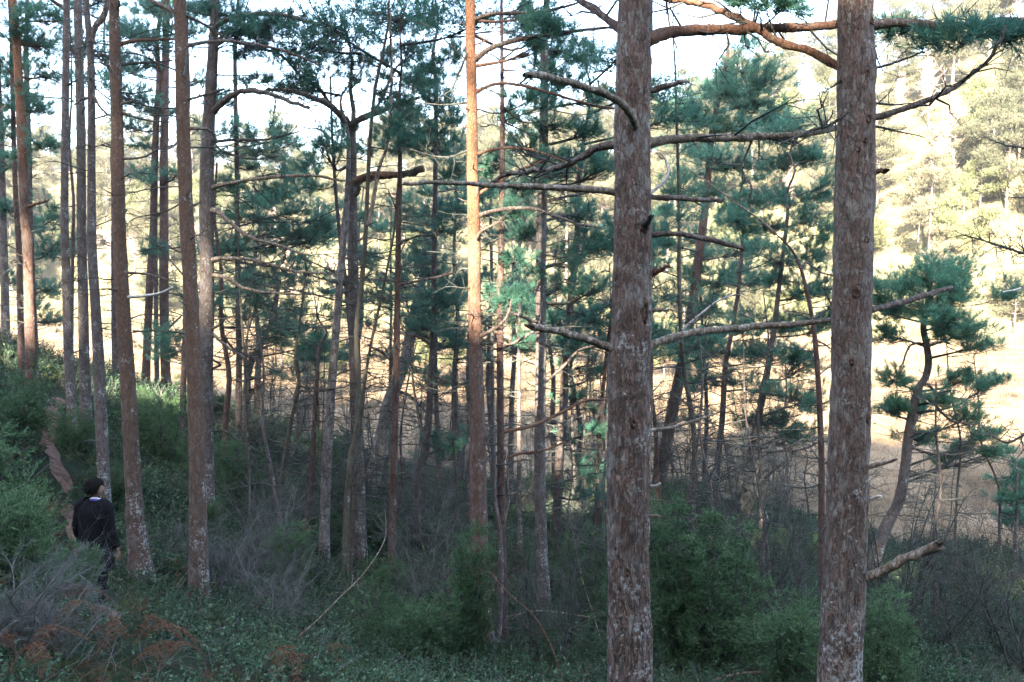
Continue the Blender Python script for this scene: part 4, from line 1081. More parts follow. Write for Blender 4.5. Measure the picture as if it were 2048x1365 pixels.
# further slim pines and saplings that only show as a screen of stems and sprays
rx_ = np.random.default_rng(2024)
SPOTS = []
for k in range(17):
    for t in range(60):
        Y = 19 + 15 * rx_.random(); px = (440 + 560 * rx_.random()) if k % 2 else (960 + 700 * rx_.random())
        if all(abs(px - u) > 17 for u in SPOTS): break
    SPOTS.append(px)
    gp = at(px, 900, Y); gz = hgt(gp[0], Y)
    fy = 523 + (-gz) * F / Y                      # where its foot shows
    hgt_m = 6 + 6 * rx_.random()
    ty = fy - hgt_m * F / Y
    ty = max(ty, 20)
    lean = rx_.normal() * 26
    w0 = (.13 + .10 * rx_.random()) * F / Y
    ys = np.linspace(ty, fy, 7)
    path_ = [(px + lean * (1 - i / 6) + rx_.normal() * 5 * (1 if 0 < i < 6 else 0), ys[i], w0 * (.28 + .72 * i / 6)) for i in range(7)]
    pads_ = []
    for j in range(int(6 + 6 * rx_.random())):
        f_ = rx_.random() ** .9 * .66
        yy = ty + f_ * (fy - ty); xx = px + lean * (1 - f_)
        rr_ = (.4 + .35 * rx_.random()) * F / Y
        ox = rx_.normal() * (.55 + .9 * min(f_ * 2.2, 1.0)) * F / Y
        if 720 < yy: continue
        pads_.append((xx + ox, yy, rr_ * .9, rr_ * .45))
    pine("slim shaded pine in the screen of trunks between the front stems", Y, path_, ["bark_dark", "bark_grey", "bark_red"][k % 3], (), pads_, (12, ty + .3 * (fy - ty), fy - 40, 1.2), ext=0, top_pads=0, sides=9,
         seed=200 + k, group="slim pines in the middle screen", spikes=0, pad_dy=1.6, step=.25)
for k in range(56):
    Y = 14 + 18 * rx_.random(); px = 440 + 1580 * rx_.random()
    gp = at(px, 900, Y); gz = hgt(gp[0], Y); fy = 523 + (-gz) * F / Y
    hm = 2.5 + 4.5 * rx_.random(); ty = fy - hm * F / Y; w0 = (.045 + .06 * rx_.random()) * F / Y
    ln_ = rx_.normal() * 40
    path_ = [(px + ln_ * (1 - i / 5) ** 1.5 + rx_.normal() * 7, ty + (fy - ty) * i / 5, w0 * (.25 + .75 * i / 5)) for i in range(6)]
    pine("leafless whip of a sapling among the shaded trunks", Y, path_, ["bark_dark", "bark_moss", "bark_grey"][k % 3], (), (), (13, ty + 10, fy - 60, .9), ext=0, top_pads=0, sides=7,
         seed=300 + k, group="leafless whips among the trunks", name="bare_sapling", cat="sapling", spikes=0, step=.2)
# ------------------------------------------------------------------ junipers
def juniper_meshes(k, h, w, dens=1.0):
    r = np.random.default_rng(300 + k)
    wood, fol = MB(), MB()
    ns = 9
    for s in range(ns):
        az = r.random() * 2 * PI
        sp = w * (.25 + .75 * r.random()) * .5
        hh = h * (.6 + .4 * r.random())
        d = np.array([math.cos(az), math.sin(az), 0])
        lp = catmull([[0, 0, 0], d * sp * .55 + [0, 0, hh * .35], d * sp * .9 + [0, 0, hh * .7], d * sp + r.normal(size=3) * .05 + [0, 0, hh]], 14)
        tubes(wood, lp, np.linspace(.016, .004, 14), 4)
        nt = int(34 * dens)
        i = r.integers(2, 14, nt)
        b = lp[i]
        f = i / 13.0
        dd = norm(d * .35 + r.normal(size=(nt, 3)) * np.array([1, 1, .45]) + np.array([0, 0, .35]))
        l = (w * .42 * (1.15 - .75 * f) * (.5 + .7 * r.random(nt)))[:, None]
        m = b + dd * l * .55 + np.array([0, 0, .05]) * l
        t = b + dd * l + np.array([0, 0, -.12]) * l
        P = np.stack([b, m, t], 1)
        tubes(wood, P, np.tile(np.array([[.005, .0035, .002]]), (nt, 1)), 3, cap=False)
        sh = 7
        u = .2 + .8 * r.random((nt, sh)); u[:, 0] = 1
        B = np.where((u < .5)[..., None], b[:, None] + (m - b)[:, None] * (u * 2)[..., None], m[:, None] + (t - m)[:, None] * (u * 2 - 1)[..., None])
        A = dd[:, None] * .9 + r.normal(size=(nt, sh, 3)) * .5 + np.array([0, 0, .35])
        shoots(fol, B.reshape(-1, 3), A.reshape(-1, 3), .15, 15, .040, .012, 0, .7, r)
    return wood.mesh("juniper_stems", [M["twig"]]), fol.mesh("juniper_foliage", [M["juniper"]], False)


JM = [juniper_meshes(0, 2.3, 1.0, 1.15), juniper_meshes(1, 1.5, 1.4, 1.0), juniper_meshes(2, 1.0, 1.5, .9)]


def juniper(x, y, kind, sc, label, group=None, rz=None, yellow=False):
    e = empty("juniper_bush", (x, y, hgt(x, y) - .05), rz if rz is not None else random.random() * 6.3)
    e.scale = sc if isinstance(sc, tuple) else (sc, sc, sc)
    tag(e, label, "juniper bush", group)
    for nm, me in (("stems", JM[kind][0]), ("foliage", JM[kind][1])):
        o = bpy.data.objects.new(nm, me); COL.objects.link(o); o.parent = e
    return e


def jun_px(px, py, Y, kind, sc, label, group=None):
    """its foot stands at pixel column px, Y metres ahead"""
    p = at(px, py, Y)
    return juniper(p[0], Y, kind, sc, label, group)


jun_px(940, 1330, 12.2, 0, (.66, .66, .98), "tall feathery juniper hiding the foot of the sunlit orange stem")
jun_px(880, 1300, 11.8, 1, .8, "low spreading juniper left of the tall feathery juniper")
jun_px(1430, 1350, 11.6, 0, (1.05, 1.05, 1.02), "bulky dark juniper filling the gap between the two thick stems")
jun_px(1360, 1330, 12.0, 0, (1.0, 1.0, 1.16), "slimmer juniper leaning against the right side of the thick reddish stem")
jun_px(1165, 1250, 14.8, 0, (.75, .75, .85), "small juniper just left of the thick reddish stem")
jun_px(20, 1200, 8.3, 1, (.85, .85, .82), "large light green juniper left of the person, sprigs across the coat")
jun_px(-90, 1150, 8.8, 1, (1.0, 1.0, 1.1), "juniper cut by the left edge beside the person's bush")
jun_px(146, 1240, 9.6, 1, (.40, .40, .52), "low juniper sprigs growing right in front of the person's legs")
jun_px(322, 900, 20, 1, (1.0, 1.0, 1.15), "round dense juniper on the slope behind the orange-barked stem")
jun_px(300, 850, 22, 2, 1.0, "yellowish low juniper at the crest under the reddish leaning pine")
jun_px(490, 1000, 18.5, 0, (.95, .95, .8), "upright juniper right of the paired left stems")
jun_px(440, 960, 19.5, 1, (.9, .9, 1.0), "squat juniper touching the hidden foot of the grey-brown stem")
jun_px(575, 1180, 15, 0, (.8, .8, .55), "rounded juniper left of the dark slim stem")
jun_px(745, 1060, 19, 1, (1.0, 1.0, .9), "juniper under the stout leaning stem")
jun_px(1770, 1380, 10.5, 0, (.7, .7, .75), "narrow juniper showing right of the lichen-footed thick stem")
jun_px(1575, 1390, 11, 1, (.9, .9, .9), "juniper at the lower edge left of the lichen-footed thick stem")
jun_px(800, 1280, 12.8, 2, .9, "flat juniper mat below the straight narrow dark brown stem")
jun_px(1120, 1390, 12.5, 2, .85, "flat juniper mat at the lower edge left of the thick reddish stem")
jun_px(232, 985, 16.5, 1, (.55, .55, .55), "small juniper on the bank above the person's head")
jun_px(0, 960, 15.5, 2, (1.1, 1.1, 1.2), "spreading juniper on the high bank left of the footpath")
jun_px(150, 930, 18.4, 2, (.55, .55, .8), "round green bush at the foot of the straight grey stem")

# smaller junipers nobody could tell apart, through the slope
r_ = np.random.default_rng(55)
cnt = 0
while cnt < 52:
    Y = 15.5 + 17 * r_.random(); px = 380 + 1500 * r_.random()
    p = at(px, 900, Y)
    z = hgt(p[0], Y)
    if z < BOG + .35: continue
    kd = int(r_.integers(1, 3))
    juniper(p[0], Y, kd, .42 + .42 * r_.random(), "low dark juniper bush among the trunks on the shaded slope", "low junipers scattered over the slope")
    cnt += 1
cnt = 0
while cnt < 16:
    Y = 12 + 16 * r_.random(); px = -60 + 420 * r_.random()
    p = at(px, 900, Y)
    if min(np.linalg.norm(PATH[:, :2] - p[:2], axis=1)) < 1.3: continue
    juniper(p[0], Y, 2, .3 + .3 * r_.random(), "low juniper cushion on the bank around the footpath", "juniper cushions on the left bank")
    cnt += 1


# ------------------------------------------------------------------ bare shrubs
def bare_mesh(k, h, spread, ns, lean=0.0, fine=1.0):
    r = np.random.default_rng(500 + k)
    mb = MB()
    for s in range(ns):
        az = r.random() * 2 * PI
        d = np.array([math.cos(az), math.sin(az), 0]) * spread * (.3 + .8 * r.random()) + np.array([lean, 0, 0])
        hh = h * (.55 + .5 * r.random())
        lp = catmull([np.zeros(3) + r.normal(size=3) * .04, d * .3 + [0, 0, hh * .35] + r.normal(size=3) * .05, d * .6 + [0, 0, hh * .7] + r.normal(size=3) * .09, d + [0, 0, hh] + r.normal(size=3) * .1], 22)
        rr = np.linspace(.017, .0045, 22) * (.7 + .6 * r.random()) * fine
        tubes(mb, lp, rr, 5)
        twiggy(mb, lp, rr, int(18 + 10 * r.random()), h * .32, r, lev=2, lo=.2)
    return mb.mesh("bare_shrub_wood", [M["twig"]])


BM = [bare_mesh(0, 2.6, .9, 6), bare_mesh(1, 1.7, .9, 8), bare_mesh(2, 3.4, .7, 4), bare_mesh(3, 1.2, .7, 12, fine=.7)]
BMg = []
for me in BM:
    c = me.copy(); c.materials.clear(); c.materials.append(M["twig_grey"]); BMg.append(c)


def bare(x, y, kind, sc, label, group=None, grey=False, rz=None, cat="bare shrub", name="bare_shrub"):
    o = bpy.data.objects.new(name, (BMg if grey else BM)[kind]); COL.objects.link(o)
    o.location = (x, y, hgt(x, y) - .04)
    o.rotation_euler = (0, 0, rz if rz is not None else random.random() * 6.3)
    o.scale = sc if isinstance(sc, tuple) else (sc, sc, sc)
    tag(o, label, cat, group)
    return o


def bare_px(px, Y, kind, sc, label, group=None, grey=False):
    p = at(px, 1100, Y)
    return bare(p[0], Y, kind, sc, label, group, grey)


bare_px(1800, 14, 0, 1.1, "dark leafless shrub with crooked stems right of the lichen-footed thick stem")
bare_px(1880, 13.5, 1, 1.1, "dense leafless thicket in the lower right corner, twigs tangled")
bare_px(1985, 15, 0, .9, "leafless shrub with reddish buds near the right edge")
bare_px(1930, 18, 2, .7, "taller leafless shrub behind the lower right thicket")
bare_px(1840, 17, 2, .85, "spindly leafless tree reaching up beside the bushy pine's stem")
bare_px(2050, 13, 1, 1.2, "leafless shrub cut by the right edge low down")
bare_px(1540, 14, 0, 1.0, "leafless shrub rising behind the bulky dark juniper")
bare_px(1600, 16, 2, .8, "wiry leafless shrub left of the slim red-brown stem")
bare_px(1470, 18, 0, 1.1, "leafless shrub tangled round the foot of the dark slanting pine")
bare_px(1130, 11.5, 2, .8, "thin reddish saplings fanning out left of the thick reddish stem's foot")
bare_px(1080, 12.2, 0, .8, "leafless shrub bending in front of the bluish grey stem's foot")
bare_px(480, 14.5, 3, (1.25, 1.25, 1.15), "broom-like grey bush of dense fine twigs right of the sturdy brown stem", None, True)
bare_px(445, 14.0, 3, (1.0, 1.0, 1.2), "smaller grey twig bush between the sturdy brown stem and the broom-like bush", None, True)
bare_px(560, 12.6, 1, .8, "grey leafless shrub behind the pale leaning stick", None, True)
bare_px(860, 14, 0, .9, "leafless shrub left of the tall feathery juniper", None, True)
bare_px(20, 6.6, 3, (.8, .8, .75), "grey dry twig bush in the lower left corner", None, True)
bare_px(110, 6.9, 3, (.6, .6, .6), "small dry heather bush beside the lower left corner bush", None, True)
n_b = 0
while n_b < 32:
    Y = 13 + 22 * r_.random(); px = 430 + 1640 * r_.random()
    p = at(px, 900, Y)
    if hgt(p[0], Y) < BOG + .1 or (px < 900 and Y < 14): continue
    bare(p[0], Y, int(r_.integers(0, 3)), .5 + .5 * r_.random(), "leafless grey-brown shrub among the trunks on the shaded slope", "leafless shrubs on the shaded slope", r_.random() < .5)
    n_b += 1


# far side of the slope: slim bare birches at the rim of the bog
n_b = 0
while n_b < 26:
    Y = 27 + 14 * r_.random(); px = 480 + 1150 * r_.random()
    p = at(px, 900, Y)
    bare(p[0], Y, 2, (.8 + .6 * r_.random(), .8, 1.1 + .8 * r_.random()), "slim leafless birch on the shaded rim of the bog", "leafless birches along the bog rim", True, None, "bare birch", "bare_birch")
    n_b += 1


# ------------------------------------------------------------------ ground cover, nobody could count it
def scatter(n, x0, x1, y0, y1, r, dens=None, clear=.26):
    out = []
    while len(out) < n:
        m = n * 2
        x = x0 + (x1 - x0) * r.random(m); y = y0 + (y1 - y0) * r.random(m)
        keep = np.abs(x / y) < .66 + 1.2 / y
        if dens is not None:
            keep &= r.random(m) < dens(x, y)
        d = np.min(np.hypot(x[:, None] - PATH[None, ::3, 0], y[:, None] - PATH[None, ::3, 1]), 1)
        keep &= d > clear
        out += list(zip(x[keep], y[keep]))
    p = np.array(out[:n])
    return np.column_stack([p, height(p[:, 0], p[:, 1])])


def nz(x, y, s, o=0.0):
    return noise3(np.stack([x * s, y * s, 0 * x + o], -1))


def cover(name, n, area, r, stems, leaves, hgt_, mat_leaf, mat_stem, label, leafL, leafW, dens=None, spread=.5, near=9.0):
    P = scatter(n, *area, r, dens, .26 if hgt_ < .3 else .55)
    mb = MB()
    base = np.repeat(P, stems, 0) + r.normal(size=(n * stems, 3)) * np.array([.09, .09, .0])
    sc = np.repeat(np.clip(P[:, 1] / near, .7, 2.2), stems)[:, None]
    H = hgt_ * (.45 + .75 * r.random((len(base), 1))) * (.7 + .3 * sc)
    d = norm(r.normal(size=(len(base), 3)) * spread * np.array([1, 1, .2]) + np.array([0, 0, 1.0]))
    tip = base + d * H
    if mat_stem:
        mid = (base + tip) / 2 + r.normal(size=base.shape) * .015
        tubes(mb, np.stack([base - [0, 0, .03], mid, tip], 1), np.tile(np.array([[.0035, .0028, .0015]]), (len(base), 1)) * sc, 3, 1, cap=False)
    t = .25 + .75 * r.random((len(base), leaves, 1))
    B = base[:, None] + (tip - base)[:, None] * t
    D = norm(r.normal(size=B.shape) * np.array([1, 1, .6]) + d[:, None] * .5)
    blen = leafL * (.6 + .7 * r.random(len(base) * leaves)) * np.repeat(.6 + .4 * sc[:, 0], leaves)
    B = B.reshape(-1, 3); D = D.reshape(-1, 3)
    if leafW > leafL * .3:      # oval leaf: a rhombus bent along the middle
        side = norm(np.cross(D, r.normal(size=D.shape)))
        w = (blen * leafW / leafL)[:, None]; l = blen[:, None]
        V = np.stack([B, B + D * l * .5 + side * w * .5, B + D * l, B + D * l * .5 - side * w * .5], 1).reshape(-1, 3)
        mb.add(V, None, np.arange(len(V)).reshape(-1, 4), 0)
    else:
        blades(mb, B, D, blen, leafW * np.repeat(sc[:, 0], leaves), 0, r)
    o = mb.build(name, [M[mat_leaf]] + ([M[mat_stem]] if mat_stem else []), smooth=False)
    tag(o, label, "ground cover", None, "stuff")
    return o


rc = np.random.default_rng(77)
cover("bilberry_cover", 5200, (-13, 12, 4.2, 30), rc, 5, 13, .26, "bilberry", "twig", "green bilberry and lingonberry covering the forest floor", .038, .024, lambda x, y: np.clip(.45 + 1.9 * nz(x, y, .6) + .25 * (y < 14), .03, 1))
cover("moss_cover", 5200, (-17, 13, 4.2, 32), rc, 6, 9, .10, "moss", None, "dull green moss and grass between the bushes", .07, .008, None, .9)
cover("heather_cover", 2600, (-12, 12, 4.2, 28), rc, 6, 12, .30, "heather", "twig_grey", "grey-brown dry heather on the slope", .030, .006, lambda x, y: np.clip(.3 + 1.6 * nz(x, y, .4, 5.), .02, 1), .6)
cover("green_undergrowth", 6800, (-17, 13, 9, 34), rc, 5, 14, .40, "bilberry", "twig", "dark green low undergrowth over the shaded slope", .050, .018, lambda x, y: np.clip(.6 + .9 * nz(x, y, .35, 9.), .1, 1), .7)
cover("dry_grass", 900, (-8, 8, 4.2, 20), rc, 1, 16, .12, "bracken", None, "withered rusty grass and fern litter", .26, .006, lambda x, y: np.clip(.2 + 1.4 * nz(x, y, .7, 2.), .01, 1), .8)

cover("fallen_twigs", 1500, (-10, 9, 4.2, 22), rc, 3, 1, .5, "heather", "twig_grey", "fallen dry twigs and thin stalks lying in the undergrowth", .05, .006, None, 2.2)
cover("grass_tufts", 1300, (-10, 9, 4.2, 22), rc, 1, 22, .10, "moss", None, "dull green grass tufts between the bilberry plants", .30, .007, lambda x, y: np.clip(.25 + 1.5 * nz(x, y, .8, 21.), .02, 1), .8)


def bog_scrub():
    r = np.random.default_rng(92)
    n = 900
    y = 34 + 90 * r.random(n) ** 1.2; x = (r.random(n) * 2 - 1) * y * .62
    g = nz(x, y, .06, 3.)
    k = (height(x, y) < BOG - .2) & (r.random(n) < np.clip(.35 + 1.1 * g, .03, 1))
    x, y = x[k], y[k]; n = len(x); m = 40
    hh = .25 + .75 * r.random(n) ** 2.2
    e = r.normal(size=(n, m, 3)); e = norm(e) * r.random((n, m, 1)) ** .5
    B = np.stack([x, y, 0 * x + BOG + hh * .4], -1)[:, None] + e * np.stack([hh * 1.1, hh * 1.1, hh * .45], -1)[:, None]
    B = B.reshape(-1, 3)
    mb = MB(); blades(mb, B, norm(e.reshape(-1, 3) * .6 + r.normal(size=B.shape) * .4 + np.array([0, 0, .8])), .30, .05, 0, r)
    o = mb.build("bog_scrub", M["brush"], smooth=False)
    tag(o, "dark low heather and bog myrtle dotted over the straw-coloured bog", "scrub", None, "stuff")


bog_scrub()

# sedge of the bog, and the shrubs dotted over it
def sedge():
    r = np.random.default_rng(91)
    n = 9000
    y = 30 + 100 * r.random(n) ** 1.4
    x = (r.random(n) * 2 - 1) * (y * .62 + 4)
    z = BOG + .16 * fbm(np.stack([x, y, 0 * x], -1) * .12, 3) + .07 * fbm(np.stack([x, y, 0 * x], -1) * .5, 2)
    k = height(x, y) < z - .03
    B = np.column_stack([x, y, z])[k]
    m = 12
    nb = len(B)
    BB = np.repeat(B, m, 0) + r.normal(size=(nb * m, 3)) * np.array([.22, .22, 0])
    D = norm(r.normal(size=(nb * m, 3)) * np.array([.5, .5, .1]) + np.array([0, 0, 1.]))
    s = np.repeat(np.clip(B[:, 1] / 45, .8, 2.6), m)
    mb = MB(); blades(mb, BB - [0, 0, .03], D, (.30 + .35 * r.random(nb * m)) * (.8 + .2 * s), .02 * s, 0, r)
    o = mb.build("sedge_grass", M["sedge"], smooth=False)
    tag(o, "straw-coloured sedge grass of the open bog", "grass", None, "stuff")


sedge()

# ------------------------------------------------------------------ bracken, stick, stems
def frond_mesh(k):
    r = np.random.default_rng(700 + k)
    mb = MB()
    for f in range(5):
        az = r.random() * 2 * PI
        L_ = .5 + .35 * r.random()
        d = np.array([math.cos(az), math.sin(az), 0])
        lp = catmull([np.zeros(3), d * L_ * .35 + [0, 0, .28 + .1 * r.random()], d * L_ * .75 + [0, 0, .22], d * L_ + [0, 0, .02]], 18)
        tubes(mb, lp, np.linspace(.006, .002, 18), 4)
        tan = norm(np.gradient(lp, axis=0))
        for i in range(4, 18):
            for sgn in (-1, 1):
                sd = norm(np.cross(tan[i], [0, 0, 1.])) * sgn
                pl = .24 * (1 - i / 19.0) + .03
                pd = norm(sd + tan[i] * .45 + np.array([0, 0, -.35]) + r.normal(size=3) * .15)
                e = lp[i] + pd * pl
                nn = 9
                t = np.linspace(.1, 1, nn)[:, None]
                B = lp[i] + pd * pl * t
                for s2 in (-1, 1):
                    D = norm(np.tile(tan[i] * s2, (nn, 1)) * .8 + pd * .4 + r.normal(size=(nn, 3)) * .3)
                    blades(mb, B, D, .05 * (1.15 - t[:, 0]), .014, 0, r)
    return mb.mesh("bracken_fronds", [M["bracken"]], False)


FM = [frond_mesh(k) for k in range(3)]
FERNS = [(95, 1290, "rusty dead bracken in the lower left corner"), (140, 1235, "brown bracken frond beside the person's bush"), (330, 1345, "withered bracken at the lower edge under the dark hollow"),
         (265, 1310, "small orange bracken left of the dark hollow"), (600, 1350, "flattened bracken at the lower edge near the pale stick"), (640, 1345, "second flattened bracken close to the pale stick"),
         (45, 1340, "bracken clump cut by the lower edge in the left corner"), (330, 1150, "reddish bracken between the orange-barked stem and the sturdy brown stem"), (355, 1165, "bracken at the left side of the sturdy brown stem's foot"),
         (70, 880, "brown bracken patch high on the left bank"), (30, 930, "brown bracken beside the left edge on the bank"), (290, 920, "faded bracken above the orange-barked stem's foot")]
for i, (px, py, lb) in enumerate(FERNS):
    p = hit(px, py)
    o = bpy.data.objects.new("bracken_fern", FM[i % 3]); COL.objects.link(o)
    o.location = (p[0], p[1], p[2] + .06); o.rotation_euler = (0, 0, random.random() * 6.3)
    s = random.uniform(.42, .7); o.scale = (s, s, s)
    tag(o, lb, "fern")


def stick(name, pix, Y0, Y1, r0, r1, mat, label, cat, tw=5, tl=.3, seed=0):
    r = np.random.default_rng(seed)
    n = len(pix)
    w = np.array([at(a, b, Y0 + (Y1 - Y0) * k / (n - 1)) for k, (a, b) in enumerate(pix)])
    o0 = w[0].copy()
    lp = catmull(w - o0, 40)
    rr = np.linspace(r0, r1, 40)
    mb = MB(); tubes(mb, lp, rr, 7)
    twiggy(mb, lp, rr, tw, tl, r, lev=1, lo=.35)
    o = mb.build(name, M[mat], None, tuple(o0))
    tag(o, label, cat)


stick("fallen_branch", [(588, 1281), (630, 1245), (680, 1195), (725, 1150), (760, 1100), (772, 1065), (770, 1020)], 11.6, 12.2, .012, .004, "limb_pale", "pale barkless stick leaning up out of the bushes, lower centre left", "dead branch", 6, .35, 3)
stick("deciduous_sapling", [(1130, 1380), (1105, 1300), (1070, 1235), (1020, 1190), (980, 1145)], 11.3, 11.8, .014, .006, "limb_orange", "arching reddish sapling in front of the tall feathery juniper", "sapling", 8, .4, 4)
stick("deciduous_sapling", [(1215, 1330), (1190, 1240), (1165, 1160), (1150, 1080), (1135, 1010)], 13.3, 13.6, .009, .003, "limb_pale", "whitish thin sapling curving up left of the thick reddish stem", "sapling", 14, .4, 5)
stick("fallen_branch", [(1400, 1370), (1480, 1348), (1560, 1345), (1640, 1335)], 10.6, 10.8, .02, .010, "limb_orange", "reddish fallen branch lying low between the two thick stems", "dead branch", 6, .3, 6)
stick("fallen_branch", [(1180, 1235), (1080, 1222), (1010, 1236)], 13.0, 13.0, .014, .008, "limb_pale", "short lichen-grey branch lying right of the dark red stem's foot", "dead branch", 2, .2, 7)
stick("dead_stalk", [(80, 1270), (105, 1245), (130, 1225)], 7.0, 7.0, .006, .003, "limb_pale", "dry straw-coloured stalk leaning among the lower left bracken", "stalk", 0, .1, 8)
# ------------------------------------------------------------------ the sunlit wood beyond the bog
def far_pine(k, h, cw, dens, needle, pts=9):
    r = np.random.default_rng(900 + k)
    tr, cr = MB(), MB()
    lean = r.normal(size=2) * .03 * h
    tp = catmull([[0, 0, -.5], [lean[0] * .4, lean[1] * .4, h * .45], [lean[0], lean[1], h]], 16)
    tubes(tr, tp, np.linspace(.017 * h, .004 * h, 16), 8)
    nb = int(26 * dens)
    for i in range(nb):
        f = .38 + .62 * (i + r.random()) / nb
        j = int(f * 15)
        b = tp[j]
        az = r.random() * 2 * PI
        prof = math.sin(PI * min(1, (f - .30) / .74)) ** .7
        l = cw * .5 * prof * (.55 + .6 * r.random()) + .25
        c = b + np.array([math.cos(az) * l, math.sin(az) * l, .12 * l + .2 * r.random()])
        tubes(tr, catmull([b - [0, 0, .25], (b + c) / 2 - [0, 0, .15], c], 6), np.linspace(.05, .015, 6), 4)
        n = int(105 * (.5 + prof))
        e = r.normal(size=(n, 3)); e = norm(e) * r.random((n, 1)) ** .4
        pr = .34 * cw * (.35 + .5 * prof)
        B = c + e * np.array([pr, pr, pr * .48])
        A = e * .6 + r.normal(size=(n, 3)) * .4 + np.array([0, 0, .8])
        shoots(cr, B, A, .28, pts, .24, .05, 0, .8, r)
    for i in range(5):      # dead lower limbs
        j = int((.12 + .25 * r.random()) * 15); az = r.random() * 6.3; l = .8 + r.random()
        tubes(tr, catmull([tp[j], tp[j] + np.array([math.cos(az) * l, math.sin(az) * l, .1])], 5), np.linspace(.04, .012, 5), 4)
    return tr.mesh("far_trunk", [M["bark_grey"]]), cr.mesh("far_crown", [needle], False)


def far_bare(k, h):
    r = np.random.default_rng(950 + k)
    mb = MB()
    lp = catmull([[0, 0, -.3], r.normal(size=3) * .2 + [0, 0, h * .5], r.normal(size=3) * .4 + [0, 0, h]], 20)
    rr = np.linspace(.012 * h, .02, 20)
    tubes(mb, lp, rr, 6)
    n = 70
    i = r.integers(6, 20, n); b = lp[i]
    d = norm(r.normal(size=(n, 3)) * .6 + np.array([0, 0, .8])); l = (h * .22 * (.4 + .8 * r.random((n, 1))))
    P = np.stack([b, b + d * l * .5, b + d * l + np.array([0, 0, .1]) * l], 1)
    tubes(mb, P, np.tile(np.array([[.035, .025, .012]]), (n, 1)), 3, cap=False)
    q = np.repeat(P[:, 1:].reshape(-1, 3), 7, 0); m = len(q)
    d2 = norm(r.normal(size=(m, 3)) * .8 + np.array([0, 0, .6])); l2 = h * .09 * (.4 + .8 * r.random((m, 1)))
    tubes(mb, np.stack([q, q + d2 * l2], 1), np.tile(np.array([[.016, .008]]), (m, 1)), 3, cap=False)
    return mb.mesh("far_birch_wood", [M["bare_far"]])


FP = [far_pine(0, 12, 5.2, 1.0, M["needle_far"]), far_pine(1, 14, 5.6, 1.2, M["needle_far"]), far_pine(2, 9, 4.8, .9, M["needle_far"]), far_pine(3, 15, 4.6, 1.1, M["needle_far"]), far_pine(4, 7, 4.6, .8, M["needle_warm"])]
FB = [far_bare(0, 9), far_bare(1, 7)]


def put_far(x, y, k, sc, label, group, rz):
    e = empty("pine_tree", (x, y, hgt(x, y)), rz)
    e.scale = (sc, sc, sc * (1.0 + .2 * (rz % 1 - .5)))
    tag(e, label, "pine tree", group)
    for nm, me in zip(("trunk", "crown"), FP[k]):
        o = bpy.data.objects.new(nm, me); COL.objects.link(o); o.parent = e
    return e


rf = np.random.default_rng(321)
placed = []
tries = 0
while len(placed) < 300 and tries < 20000:
    tries += 1
    a = -.62 + 1.3 * rf.random()
    y = 84 + 135 * rf.random() ** 1.25
    x = a * y
    ye = min(max(144 - .45 * (x + 30), 84), 160)
    if y < ye + .5: continue
    if y > ye + 95: continue
    if any((x - u) ** 2 + (y - v) ** 2 < (2.8 if y < ye + 40 else 3.4) ** 2 for u, v in placed): continue
    placed.append((x, y))
    edge = y < ye + 7
    side = "right of the thick stems" if a > .38 else ("behind the middle trunks" if a > -.15 else "behind the left trunks")
    k = int(rf.integers(0, 5))
    sc = .85 + .45 * rf.random()
    if rf.random() < (.24 if a > .3 else .1):
        o = bpy.data.objects.new("bare_birch", FB[int(rf.integers(0, 2))]); COL.objects.link(o)
        o.location = (x, y, hgt(x, y)); o.rotation_euler = (0, 0, 6.3 * rf.random()); s = .8 + .4 * rf.random(); o.scale = (s, s, s)
        tag(o, "pale leafless birch among the sunlit pines of the far hillside", "bare birch", "leafless birches on the far hillside")
    else:
        put_far(x, y, k, sc * (.9 if edge else 1.0), ("sunlit pine at the bog's far edge, " if edge else "sunlit pine up on the far hillside, ") + side,
                ("far pines along the bog edge, " if edge else "pines on the far hillside, ") + side, rf.random() * 6.3)

def brush():
    r = np.random.default_rng(444)
    n = 5200
    a = -.66 + 1.38 * r.random(n); y = 86 + 125 * r.random(n) ** 1.2; x = a * y
    ye = np.clip(144 - .45 * (x + 30), 84, 160)
    k = (y > ye - 1) & (y < ye + 100)
    x, y = x[k], y[k]; z = height(x, y); n = len(x)
    hh = .6 + 1.6 * r.random(n) ** 2
    m = 26
    e = r.normal(size=(n, m, 3)); e = norm(e) * r.random((n, m, 1)) ** .5
    B = np.stack([x, y, z + hh * .5], -1)[:, None] + e * np.stack([hh * .7, hh * .7, hh * .5], -1)[:, None]
    B = B.reshape(-1, 3)
    D = norm(e.reshape(-1, 3) * .5 + r.normal(size=B.shape) * .5 + np.array([0, 0, .7]))
    mb = MB(); blades(mb, B, D, .35, .10, 0, r)
    o = mb.build("hillside_undergrowth", M["brush"], smooth=False)
    tag(o, "yellow-green undergrowth between the sunlit pines of the far hillside", "undergrowth", None, "stuff")


brush()

